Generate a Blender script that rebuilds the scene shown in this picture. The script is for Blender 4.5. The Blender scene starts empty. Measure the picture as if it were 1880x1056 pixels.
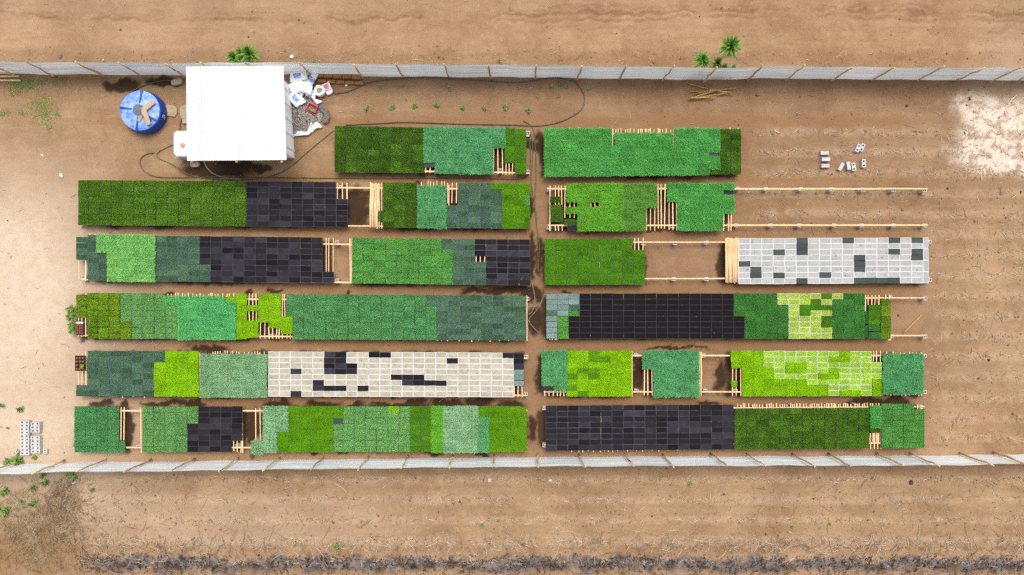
import bpy, math, random
import numpy as np
from mathutils import Vector, Matrix

SC = bpy.context.scene
COL = SC.collection
R = random.Random(7)
NR = np.random.default_rng(11)
H = 34.0                       # drone height, m
S = 51.0 / 1880                # metres on the ground per photo pixel
ZT = 0.55                      # height of the tray tops

def W(px, py, z=0.0):
    k = S * (H - z) / H
    return Vector(((px - 940) * k, (528 - py) * k, z))

def lin(r, g, b, k=1.0):
    f = lambda c: (c / 12.92 if c <= 0.04045 else ((c + 0.055) / 1.055) ** 2.4)
    return tuple(f(c / 255) * k for c in (r, g, b)) + (1.0,)

# ------------------------------------------------------------------ materials
def newmat(name):
    m = bpy.data.materials.new(name); m.use_nodes = True
    nt = m.node_tree; bs = nt.nodes['Principled BSDF']
    return m, nt, bs

def N(nt, typ, **kw):
    n = nt.nodes.new(typ)
    for k, v in kw.items():
        if k.startswith('i_'):
            key = k[2:]
            n.inputs[int(key) if key.isdigit() else key].default_value = v
        else:
            setattr(n, k, v)
    return n

def mixc(nt, fac, a, b, blend='MIX'):
    n = N(nt, 'ShaderNodeMix', data_type='RGBA', blend_type=blend)
    L = nt.links
    for sock, v in ((n.inputs[0], fac), (n.inputs[6], a), (n.inputs[7], b)):
        if isinstance(v, (int, float, tuple)): sock.default_value = v
        else: L.new(v, sock)
    return n.outputs[2]

def mth(nt, op, a, b=0.0, clamp=False):
    n = N(nt, 'ShaderNodeMath', operation=op, use_clamp=clamp)
    for sock, v in ((n.inputs[0], a), (n.inputs[1], b)):
        if isinstance(v, (int, float)): sock.default_value = v
        else: nt.links.new(v, sock)
    return n.outputs[0]

def mrange(nt, v, a, b, c=0.0, d=1.0):
    n = N(nt, 'ShaderNodeMapRange')
    for i, x in enumerate((a, b, c, d)): n.inputs[i + 1].default_value = x
    nt.links.new(v, n.inputs[0])
    return n.outputs[0]

def noise(nt, vec, scale, detail=4, rough=0.6, dist=0.0):
    n = N(nt, 'ShaderNodeTexNoise')
    n.inputs['Scale'].default_value = scale; n.inputs['Detail'].default_value = detail
    n.inputs['Roughness'].default_value = rough; n.inputs['Distortion'].default_value = dist
    if vec is not None: nt.links.new(vec, n.inputs['Vector'])
    return n.outputs[0]

def objco(nt):
    return N(nt, 'ShaderNodeTexCoord').outputs['Object']

def stretch(nt, vec, sx, sy, sz):
    n = N(nt, 'ShaderNodeMapping'); n.inputs['Scale'].default_value = (sx, sy, sz)
    nt.links.new(vec, n.inputs['Vector']); return n.outputs[0]

def bump(nt, bs, h, strength=0.5, dist=0.02):
    b = N(nt, 'ShaderNodeBump'); b.inputs['Strength'].default_value = strength; b.inputs['Distance'].default_value = dist
    nt.links.new(h, b.inputs['Height']); nt.links.new(b.outputs[0], bs.inputs['Normal'])

def solid(name, c, c2=None, rough=0.7, metal=0.0, scale=6.0, objvar=0.0, bmp=0.0, st=(1, 1, 1), spec=0.3):
    """A worn plain surface: two tones mixed by noise, optional bump and per-object tone."""
    m, nt, bs = newmat(name)
    co = objco(nt)
    if st != (1, 1, 1): co = stretch(nt, co, *st)
    n = noise(nt, co, scale, 5, 0.65)
    f = mrange(nt, n, 0.35, 0.68)
    col = mixc(nt, f, c, c2 or tuple(x * 0.78 for x in c[:3]) + (1,))
    if objvar:
        r = N(nt, 'ShaderNodeObjectInfo').outputs['Random']
        v = mrange(nt, r, 0, 1, 1 - objvar, 1 + objvar)
        col = mixc(nt, 1.0, col, N2col(nt, v), 'MULTIPLY')
    nt.links.new(col, bs.inputs['Base Color'])
    bs.inputs['Roughness'].default_value = rough; bs.inputs['Metallic'].default_value = metal
    bs.inputs['Specular IOR Level'].default_value = spec
    if bmp: bump(nt, bs, n, bmp, 0.01)
    return m

def tone(nt):
    """One random number per tray: a property of the tray object, or a face attribute in the merged far trays."""
    a = N(nt, 'ShaderNodeAttribute', attribute_type='OBJECT', attribute_name='tone'); b = N(nt, 'ShaderNodeAttribute', attribute_type='GEOMETRY', attribute_name='tone')
    return mth(nt, 'ADD', a.outputs['Fac'], b.outputs['Fac'])

def N2col(nt, v):
    c = N(nt, 'ShaderNodeCombineColor')
    for i in range(3): nt.links.new(v, c.inputs[i])
    return c.outputs[0]

def leafmat(name, dark, light, k=1.0, objvar=0.12, patch=.16, key=''):
    m, nt, bs = newmat(name)
    isl = N(nt, 'ShaderNodeNewGeometry').outputs['Random Per Island']
    ob = tone(nt)
    g = GAIN.get(key, (1, 1, 1)); a, b = (tuple(x * y for x, y in zip(lin(*q, k), g)) + (1.0,) for q in (dark, light))
    col = mixc(nt, isl, a, b)
    v = mrange(nt, ob, 0, 1, 1 - objvar, 1 + objvar)
    pos = N(nt, 'ShaderNodeNewGeometry').outputs['Position']
    n1 = noise(nt, pos, 1.7, 4, .65); n2 = noise(nt, pos, .55, 3, .6)
    v = mth(nt, 'MULTIPLY', v, mrange(nt, n1, .3, .7, 1 - patch, 1 + patch))
    col = mixc(nt, 1.0, col, N2col(nt, v), 'MULTIPLY')
    col = mixc(nt, mrange(nt, n2, .48, .72, 0, patch * 1.2), col, mixc(nt, 1.0, col, (1.5, 1.06, .5, 1), 'MULTIPLY'))
    nt.links.new(col, bs.inputs['Base Color'])
    bs.inputs['Roughness'].default_value = 0.6; bs.inputs['Specular IOR Level'].default_value = 0.15
    tr = N(nt, 'ShaderNodeBsdfTranslucent'); nt.links.new(col, tr.inputs['Color'])
    mx = N(nt, 'ShaderNodeMixShader'); mx.inputs[0].default_value = 0.25
    nt.links.new(bs.outputs[0], mx.inputs[1]); nt.links.new(tr.outputs[0], mx.inputs[2])
    nt.links.new(mx.outputs[0], nt.nodes['Material Output'].inputs['Surface'])
    return m

def traymat(name, soil, soil2, wall, mortar=0.006, objlo=0.8, objhi=1.2, dusty=None, rough=0.8, spill=False):
    """The cell field of a tray: soil plugs in a grid of plastic or foam walls."""
    m, nt, bs = newmat(name)
    co = objco(nt)
    ob = tone(nt)
    n = noise(nt, co, 14.0, 4, 0.7)
    n2 = N(nt, 'ShaderNodeTexNoise'); n2.noise_dimensions = '4D'
    n2.inputs['Scale'].default_value = 5.0; nt.links.new(co, n2.inputs['Vector']); nt.links.new(mth(nt, 'MULTIPLY', ob, 90), n2.inputs['W'])
    c = mixc(nt, mrange(nt, n2.outputs[0], 0.35, 0.65), soil, soil2)
    br = N(nt, 'ShaderNodeTexBrick'); br.offset = 0.0; br.squash = 1.0
    br.inputs['Scale'].default_value = 1.0; br.inputs['Brick Width'].default_value = 0.0275
    br.inputs['Row Height'].default_value = 0.0275; br.inputs['Mortar Size'].default_value = mortar
    br.inputs['Mortar Smooth'].default_value = 0.3
    nt.links.new(co, br.inputs['Vector'])
    c = mixc(nt, br.outputs['Fac'], c, wall)
    v = mrange(nt, ob, 0, 1, objlo, objhi)
    c = mixc(nt, 1.0, c, N2col(nt, v), 'MULTIPLY')
    if spill:
        c = mixc(nt, mrange(nt, noise(nt, N(nt, 'ShaderNodeNewGeometry').outputs['Position'], 6.5, 3, .7), .62, .70, 0, .8), c, lin(96, 84, 66, .7))
    if dusty:
        f = mrange(nt, mth(nt, 'FRACT', mth(nt, 'MULTIPLY', ob, 7.31)), 0.45, 1.0, 0.0, dusty[1])
        f = mth(nt, 'MULTIPLY', f, mrange(nt, n2.outputs[0], 0.3, 0.6, 0.4, 1.0))
        c = mixc(nt, f, c, dusty[0])
    nt.links.new(c, bs.inputs['Base Color']); bs.inputs['Roughness'].default_value = rough
    bs.inputs['Specular IOR Level'].default_value = 0.06
    bump(nt, bs, n, 0.4, 0.01)
    return m

M = {}
M['wood'] = solid('wood', lin(238, 206, 162, .84), lin(208, 168, 118, .84), 0.75, scale=9, objvar=.12, st=(1, .12, 1), bmp=.2)
M['board'] = solid('grey_board', lin(214, 188, 158, .6), lin(186, 156, 126, .6), 0.8, scale=8, objvar=.1, st=(.12, 1, 1), bmp=.2)
M['bamboo'] = solid('bamboo', lin(200, 160, 95, .8), lin(140, 105, 60, .8), 0.7, scale=5, objvar=.2, bmp=.2)
M['post'] = solid('post_wood', lin(222, 194, 148, .8), lin(168, 136, 92, .8), 0.8, scale=7, objvar=.25, st=(1, 1, .25), bmp=.3)
M['concrete'] = solid('concrete', lin(222, 220, 217, .6), lin(200, 198, 195, .6), 0.9, scale=14, objvar=.06, bmp=.4)
M['tank'] = solid('blue_plastic', lin(22, 80, 185, .75), lin(15, 62, 150, .75), 0.45, scale=4)
M['tanktop'] = solid('dusty_blue_plastic', lin(168, 190, 226, .8), lin(64, 122, 214, .75), 0.6, scale=3.6)
M['black'] = solid('black_plastic', lin(48, 48, 54), lin(36, 36, 40), 0.6, scale=20)
M['rim'] = solid('tray_rim', lin(58, 64, 78, .8), lin(38, 42, 52, .7), 0.6, scale=6, objvar=.45)
M['rimblk'] = solid('tray_rim_grey', lin(80, 82, 96, .75), lin(36, 37, 44, .65), 0.6, scale=2.5, objvar=.6)
M['rimdark'] = solid('tray_rim_dark', lin(46, 46, 56, .8), lin(30, 29, 36, .7), 0.6, scale=6, objvar=.3)
M['rimteal'] = solid('tray_rim_worn', lin(84, 104, 118, .85), lin(46, 58, 66, .8), 0.6, scale=6, objvar=.4)
M['foam'] = solid('white_foam', lin(250, 250, 248, .6), lin(240, 240, 236, .56), 0.7, scale=12)
M['soilc'] = traymat('tray_cells_soil', lin(44, 38, 30), lin(34, 30, 26), lin(30, 32, 34))
M['soilteal'] = traymat('tray_cells_grey', lin(46, 54, 54, .85), lin(36, 42, 42, .85), lin(58, 70, 80, .85), .006, .55, 1.5)
M['soilpale'] = traymat('tray_cells_pale', lin(120, 140, 142, .66), lin(96, 116, 120, .66), lin(130, 150, 156, .66), .007, .85, 1.15)
M['soilblk'] = traymat('tray_cells_black', lin(37, 31, 31, .75), lin(30, 25, 25, .7), lin(40, 36, 42, .68), .005, .62, 1.3, (lin(72, 70, 80, .75), .55))
M['soilflat'] = traymat('tray_cells_black_even', lin(30, 25, 25, .75), lin(26, 22, 22, .75), lin(27, 24, 28, .7), .004, .92, 1.08)
M['soilgrey'] = traymat('tray_cells_charcoal', lin(62, 68, 64, .85), lin(50, 55, 52, .85), lin(70, 78, 76, .85), .005, .85, 1.15)
M['foamc'] = traymat('foam_cells', lin(166, 144, 100, .5), lin(220, 208, 176, .48), lin(234, 229, 212, .45), .0055, .9, 1.05, spill=True)
M['foamc2'] = traymat('foam_cells_pale', lin(170, 166, 152, .48), lin(212, 210, 202, .44), lin(228, 228, 228, .44), .006, .9, 1.05, spill=True)

# leaves: (dark, light) as the photo shows them, k brings them to base colours
LK = .80
GAIN = {'l_D': (1.26, 1.25, 0.61), 'l_G': (1.06, 0.94, .95), 'l_E': (0.84, 0.84, 0.7), 'l_M': (0.72, 0.79, 0.7), 'l_F': (1.05, 1.05, 0.73), 'l_S': (0.89, 0.88, 0.73), 'l_l': (0.73, 0.77, 0.35), 'l_L': (1.37, 1.19, 0.35), 'l_Y': (0.79, 0.79, 0.47), 'l_f': (0.73, 0.79, 0.48), 'l_P': (1.0, 0.92, 0.77), 'l_O': (1.54, 1.47, 1.05), 'l_k': (1.0, .95, .4), 'l_v': (1.3, 1.2, .6), 'l_A': (1.02, 0.98, 1.14), 'l_y': (0.9, 0.86, 0.65), 'l_V': (1.2, 1.15, 0.7)}
M['l_D'] = leafmat('leaf_dark_grass', (54, 100, 18), (104, 150, 44), LK * 1.1, .2, .28, key='l_D')
M['l_G'] = leafmat('leaf_grass', (78, 134, 18), (128, 182, 48), LK * 1.2, .1, key='l_G')
M['l_O'] = leafmat('leaf_olive_grass', (88, 132, 16), (142, 174, 46), LK * 1.15, .14, key='l_O')
M['l_L'] = leafmat('leaf_lime', (112, 178, 0), (146, 208, 8), LK, .07, key='l_L')
M['l_k'] = leafmat('leaf_vivid_green', (90, 160, 4), (126, 194, 18), LK * .88, .09, key='l_k')
M['l_l'] = leafmat('leaf_light_green', (82, 150, 4), (120, 184, 24), LK, .12, key='l_l')
M['l_M'] = leafmat('leaf_mint', (66, 158, 92), (140, 212, 154), LK, .07, key='l_M')
M['l_N'] = leafmat('leaf_bright_mint', (66, 172, 88), (128, 220, 140), LK * .92, .05, key='l_N')
M['l_E'] = leafmat('leaf_emerald', (56, 158, 62), (122, 208, 118), LK, .07, key='l_E')
M['l_Y'] = leafmat('leaf_fresh', (84, 172, 40), (146, 218, 92), LK, .07, key='l_Y')
M['l_v'] = leafmat('leaf_lime_on_foam', (130, 192, 8), (188, 226, 66), LK, .08, key='l_v')
M['l_y'] = leafmat('leaf_dull', (72, 142, 48), (124, 182, 92), LK, .09, key='l_y')
M['l_A'] = leafmat('leaf_apple', (98, 182, 76), (158, 220, 122), LK, .05, key='l_A')
M['l_P'] = leafmat('leaf_pale_mint', (96, 166, 118), (172, 216, 182), LK, .06, key='l_P')
M['l_F'] = leafmat('leaf_short', (74, 164, 70), (130, 206, 112), LK, .12, key='l_F')
M['l_g'] = leafmat('leaf_short_cool', (70, 158, 78), (124, 200, 122), LK, .1, key='l_g')
M['l_f'] = leafmat('leaf_short_deep', (58, 150, 58), (110, 194, 100), LK, .12, key='l_f')
M['l_S'] = leafmat('leaf_sprout', (70, 124, 80), (128, 178, 128), LK, .22, key='l_S')
M['l_T'] = leafmat('leaf_sprout_pale', (120, 158, 140), (170, 196, 180), LK, .12, key='l_T')
M['l_V'] = leafmat('leaf_yellowing', (146, 190, 24), (206, 224, 96), LK, .08, key='l_V')
M['yucca'] = leafmat('leaf_yucca', (66, 124, 34), (150, 190, 86), .85, .15)
M['weed'] = leafmat('leaf_weed', (92, 126, 58), (150, 176, 98), 1.15, .2)
M['grassleaf'] = leafmat('leaf_yard_grass', (128, 148, 74), (184, 188, 120), 1.05, .2)
M['drygrass'] = leafmat('leaf_dry', (150, 116, 62), (206, 172, 112), .8, .1)
M['straw'] = leafmat('straw', (160, 122, 88), (255, 238, 208), .78, 0, 0)
M['twig'] = leafmat('twig', (130, 104, 74), (222, 202, 172), .75, 0, 0)
M['char'] = leafmat('charred_bits', (24, 23, 26), (70, 72, 82), .65, 0, 0)
M['clod'] = leafmat('soil_clod', (128, 88, 56), (206, 164, 122), .64, 0, 0)
M['pebble'] = leafmat('pebble', (140, 132, 122), (220, 212, 200), .7, 0, 0)
M['hose'] = solid('hose_rubber', lin(92, 88, 78), lin(62, 60, 54), 0.5, scale=8)
M['hosepale'] = solid('hose_pale', lin(150, 140, 120, .8), lin(110, 104, 88, .8), 0.6, scale=8)
M['hosegreen'] = solid('hose_green', lin(96, 104, 68, .8), lin(70, 82, 52, .8), 0.55, scale=8)
M['adobe'] = solid('adobe', lin(190, 138, 82, .72), lin(150, 104, 58, .72), 0.9, scale=16, objvar=.15, bmp=.5)
M['stone'] = solid('stone', lin(186, 168, 140, .75), lin(154, 136, 110, .75), 0.9, scale=7, objvar=.1, bmp=.4)
M['red'] = solid('red_plastic', lin(205, 88, 84, .8), lin(150, 50, 52, .8), 0.5, scale=5)
M['cloth'] = solid('grey_cloth', lin(112, 108, 104), lin(88, 84, 80), 0.9, scale=30, bmp=.3)
M['whiteplastic'] = solid('white_plastic', lin(232, 228, 222, .9), lin(206, 200, 192, .9), 0.45, scale=3)
M['pinkcap'] = solid('pink_plastic', lin(222, 150, 138, .85), lin(190, 112, 100, .85), 0.5)
M['galv'] = solid('galvanised_bar', lin(170, 172, 174), lin(140, 142, 144), 0.45, metal=.6)
M['terracotta'] = solid('brown_pot', lin(150, 84, 64, .85), lin(112, 62, 48, .85), 0.8, objvar=.25)
M['roof'] = solid('white_roof', lin(250, 250, 249, .69), lin(236, 235, 233, .64), 0.6, scale=1.6, st=(1.2, .2, 1))
M['wall'] = solid('pale_wall', lin(246, 246, 243, .95), lin(230, 231, 229, .95), 0.7, scale=2.0)
M['dark'] = solid('shed_dark', lin(70, 62, 54), lin(50, 44, 38), 0.9)

def make_fencemat():
    m, nt, bs = newmat('fence_sheet')
    co = objco(nt)
    n = noise(nt, stretch(nt, co, .16, .16, 6.0), 1.6, 3, .55)
    n2 = noise(nt, stretch(nt, co, .8, .8, 2.0), 1.0, 3, .5)
    c = mixc(nt, mrange(nt, n, .36, .64), lin(206, 214, 218, .9), lin(253, 254, 253, .97))  # streaks of sky reflection painted into the sheet colour
    c = mixc(nt, mrange(nt, n2, .55, .8, 0, .45), c, lin(190, 216, 204, .8))
    ob = N(nt, 'ShaderNodeObjectInfo').outputs['Random']
    c = mixc(nt, 1.0, c, N2col(nt, mrange(nt, ob, 0, 1, .93, 1.05)), 'MULTIPLY')
    nt.links.new(c, bs.inputs['Base Color'])
    bs.inputs['Roughness'].default_value = 0.35
    tr = N(nt, 'ShaderNodeBsdfTranslucent'); nt.links.new(c, tr.inputs['Color'])     # thin sheet that lets daylight through
    mx = N(nt, 'ShaderNodeMixShader'); mx.inputs[0].default_value = .22
    nt.links.new(bs.outputs[0], mx.inputs[1]); nt.links.new(tr.outputs[0], mx.inputs[2]); nt.links.new(mx.outputs[0], nt.nodes['Material Output'].inputs['Surface'])
    return m
M['fence'] = make_fencemat()

def sackmat(name, print_c, base=(244, 244, 246)):
    m, nt, bs = newmat(name)
    co = objco(nt)
    sep = N(nt, 'ShaderNodeSeparateXYZ'); nt.links.new(co, sep.inputs[0])
    wob = mth(nt, 'MULTIPLY', mth(nt, 'SUBTRACT', noise(nt, co, 7.0), .5), .16)
    ax = mth(nt, 'ADD', mth(nt, 'ABSOLUTE', sep.outputs[0]), wob)
    ay = mth(nt, 'ADD', mth(nt, 'ABSOLUTE', sep.outputs[1]), wob)
    inx = mrange(nt, ax, .17, .20, 1, 0); iny = mrange(nt, ay, .11, .14, 1, 0)
    f = mth(nt, 'MULTIPLY', inx, iny)
    f = mth(nt, 'MULTIPLY', f, mrange(nt, noise(nt, co, 18.0), .38, .5, .25, .95))
    c = mixc(nt, f, lin(*base, .9), lin(*print_c, .8))
    nt.links.new(c, bs.inputs['Base Color']); bs.inputs['Roughness'].default_value = .5
    bump(nt, bs, noise(nt, co, 9.0, 4, .6, 1.0), .5, .03)
    return m
M['sackblue'] = sackmat('sack_blue_print', (70, 130, 205))
M['sackred'] = sackmat('sack_red_print', (196, 50, 84))
M['sackplain'] = sackmat('sack_plain', (226, 228, 234))

# ------------------------------------------------------------------ mesh tools
class MB:
    """Collects vertices and faces for ONE mesh."""
    def __init__(s): s.v = []; s.f = []; s.m = []
    def add(s, vs, fs, mi=0, mat=None):
        o = len(s.v)
        s.v += [tuple(mat @ Vector(p)) if mat else tuple(p) for p in vs]
        s.f += [tuple(i + o for i in f) for f in fs]; s.m += [mi] * len(fs)
    def box(s, c, d, mi=0, mat=None, taper=1.0):
        x, y, z = (q / 2 for q in d); t = taper
        vs = [(c[0] + a * x * (t if e < 0 else 1), c[1] + b * y * (t if e < 0 else 1), c[2] + e * z) for e in (-1, 1) for a, b in ((-1, -1), (1, -1), (1, 1), (-1, 1))]
        s.add(vs, [(3, 2, 1, 0), (4, 5, 6, 7)] + [(i, (i + 1) % 4, 4 + (i + 1) % 4, 4 + i) for i in range(4)], mi, mat)
    def tube(s, pts, rad, n=6, mi=0):
        pts = [Vector(p) for p in pts]; k = len(pts)
        rs = rad if isinstance(rad, (list, tuple)) else [rad] * k
        vs = []
        for i, p in enumerate(pts):
            d = (pts[min(i + 1, k - 1)] - pts[max(i - 1, 0)]).normalized()
            a = d.cross(Vector((0, 0, 1)))
            if a.length < .05: a = d.cross(Vector((1, 0, 0)))
            a.normalize(); b = a.cross(d)
            for j in range(n):
                t = 2 * math.pi * j / n
                vs.append(p + (a * math.cos(t) + b * math.sin(t)) * rs[i])
        fs = [(i * n + j, i * n + (j + 1) % n, (i + 1) * n + (j + 1) % n, (i + 1) * n + j) for i in range(k - 1) for j in range(n)]
        fs += [tuple(range(n))[::-1], tuple((k - 1) * n + j for j in range(n))]
        s.add(vs, fs, mi)
    def lathe(s, prof, n=40, mi=0, c=(0, 0, 0)):
        vs = []
        for r, z in prof:
            vs += [(c[0] + r * math.cos(2 * math.pi * j / n), c[1] + r * math.sin(2 * math.pi * j / n), c[2] + z) for j in range(n)]
        k = len(prof)
        fs = [(i * n + j, i * n + (j + 1) % n, (i + 1) * n + (j + 1) % n, (i + 1) * n + j) for i in range(k - 1) for j in range(n)]
        fs += [tuple(range(n))[::-1], tuple((k - 1) * n + j for j in range(n))]
        s.add(vs, fs, mi)
    def gridx(s, xs, ys, holes, z0, z1, mi=0):
        """Extruded plan on a grid with open cells: hollow blocks, crates."""
        nx, ny = len(xs), len(ys)
        vs = [(x, y, z) for z in (z0, z1) for y in ys for x in xs]
        I = lambda i, j, k: k * nx * ny + j * nx + i
        on = lambda i, j: 0 <= i < nx - 1 and 0 <= j < ny - 1 and (i, j) not in holes
        fs = []
        for j in range(ny - 1):
            for i in range(nx - 1):
                if not on(i, j): continue
                fs.append((I(i, j, 1), I(i + 1, j, 1), I(i + 1, j + 1, 1), I(i, j + 1, 1)))
                fs.append((I(i, j, 0), I(i, j + 1, 0), I(i + 1, j + 1, 0), I(i + 1, j, 0)))
                for (di, dj, a, b) in ((0, -1, (i, j), (i + 1, j)), (1, 0, (i + 1, j), (i + 1, j + 1)), (0, 1, (i + 1, j + 1), (i, j + 1)), (-1, 0, (i, j + 1), (i, j))):
                    if not on(i + di, j + dj):
                        fs.append((I(*a, 0), I(*b, 0), I(*b, 1), I(*a, 1)))
        s.add(vs, fs, mi)
    def mesh(s, name, mats, smooth=False):
        me = bpy.data.meshes.new(name); me.from_pydata(s.v, [], s.f)
        for m in (mats if isinstance(mats, (list, tuple)) else [mats]): me.materials.append(m)
        if any(s.m): me.polygons.foreach_set('material_index', s.m)
        if smooth: me.polygons.foreach_set('use_smooth', [True] * len(s.f))
        me.update(); return me
    def build(s, name, mats, parent=None, loc=None, rot=None, smooth=False):
        return link(name, s.mesh(name, mats, smooth), parent, loc, rot)

def link(name, data, parent=None, loc=None, rot=None):
    o = bpy.data.objects.new(name, data); COL.objects.link(o)
    if parent: o.parent = parent
    if loc is not None: o.location = loc
    if rot is not None: o.rotation_euler = rot
    return o

def tag(o, label, cat, group=None, kind=None):
    o['label'] = label
    if cat: o['category'] = cat
    if group: o['group'] = group
    if kind: o['kind'] = kind
    return o

def empty(name, loc, rz=0): return link(name, None, None, loc, (0, 0, rz))

def npmesh(name, v, f, mat, smooth=False):
    """v (n,3), f (m,k) numpy arrays, all faces with k corners."""
    me = bpy.data.meshes.new(name); k = f.shape[1]
    me.vertices.add(len(v)); me.vertices.foreach_set('co', np.ascontiguousarray(v, np.float32).ravel())
    me.loops.add(f.size); me.loops.foreach_set('vertex_index', np.ascontiguousarray(f, np.int32).ravel())
    me.polygons.add(len(f)); me.polygons.foreach_set('loop_start', np.arange(0, f.size, k, dtype=np.int32))
    if smooth: me.polygons.foreach_set('use_smooth', np.ones(len(f), bool))
    me.materials.append(mat); me.update(calc_edges=True); me.validate(); return me

def vnoise(x, y, seed=0):
    """Smooth value noise, arrays in, 0..1 out."""
    tab = np.random.default_rng(seed).random((256, 256))
    xi, yi = np.floor(x).astype(int), np.floor(y).astype(int)
    u, v = x - xi, y - yi
    u = u * u * (3 - 2 * u); v = v * v * (3 - 2 * v)
    g = lambda a, b: tab[a & 255, b & 255]
    return (g(xi, yi) * (1 - u) + g(xi + 1, yi) * u) * (1 - v) + (g(xi, yi + 1) * (1 - u) + g(xi + 1, yi + 1) * u) * v

def fbm(x, y, seed=0, oct=4):
    t, a, n = 0, 1, 0
    for i in range(oct):
        t = t + a * vnoise(x * 2 ** i, y * 2 ** i, seed + i); n += a; a *= .55
    return t / n

def sstep(x, a, b):
    t = np.clip((x - a) / (b - a), 0, 1); return t * t * (3 - 2 * t)

# ------------------------------------------------------------------ ground
ROWS = [243 + 37.5 * k for k in range(23)]         # old furrow lines, photo rows
def rowdist(py):
    return np.abs(((py - 243 + 18.75) % 37.5) - 18.75)
def field_mask(px, py):
    """1 where the old ploughed rows still show."""
    a = sstep(px, 1690, 1740) * sstep(py, 200, 240) * (1 - sstep(py, 812, 830))
    b = sstep(px, 1360, 1420) * sstep(py, 200, 240) * (1 - sstep(py, 420, 432))
    c = sstep(py, 868, 878) * sstep(px, 110, 190)
    return np.clip(a + b + c, 0, 1)

WET = [  # wet, dark soil; patches in bench gaps also paint in shade: (px, py, rx, ry)
 (225, 157, 34, 12), (300, 149, 30, 7), (400, 312, 62, 14), (372, 318, 26, 9), (470, 306, 34, 7), (978, 541, 19, 13), (930, 532, 54, 7), (880, 534, 40, 5),
 (975, 470, 7, 40), (972, 372, 6, 28), (980, 268, 12, 9), (984, 590, 14, 26),
 (185, 742, 24, 6), (226, 744, 7, 8), (300, 740, 40, 4), (320, 738, 10, 6), (352, 741, 24, 7), (366, 736, 5, 9), (412, 734, 18, 4),
 (505, 742, 26, 8), (590, 742, 28, 6), (650, 745, 24, 4), (725, 744, 45, 5), (760, 741, 20, 7), (820, 741, 34, 10), (880, 738, 26, 11), (940, 742, 24, 10),
 (976, 785, 10, 22), (580, 831, 10, 4), (630, 832, 16, 3), (800, 833, 20, 5), (880, 833, 14, 5), (385, 640, 40, 6), (396, 640, 12, 10), (310, 538, 10, 4), (455, 536, 8, 5), (505, 535, 14, 5), (640, 537, 5, 4), 
 (655, 380, 20, 30), (232, 790, 12, 36), (465, 790, 10, 40), (1036, 538, 8, 4), (990, 470, 6, 30), (992, 270, 8, 30), (1300, 739, 16, 5), (1600, 738, 50, 8), (1645, 738, 24, 9), (1240, 640, 60, 3), (1325, 690, 10, 24), (1170, 690, 14, 20),(770,332,8,4),
]
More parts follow.
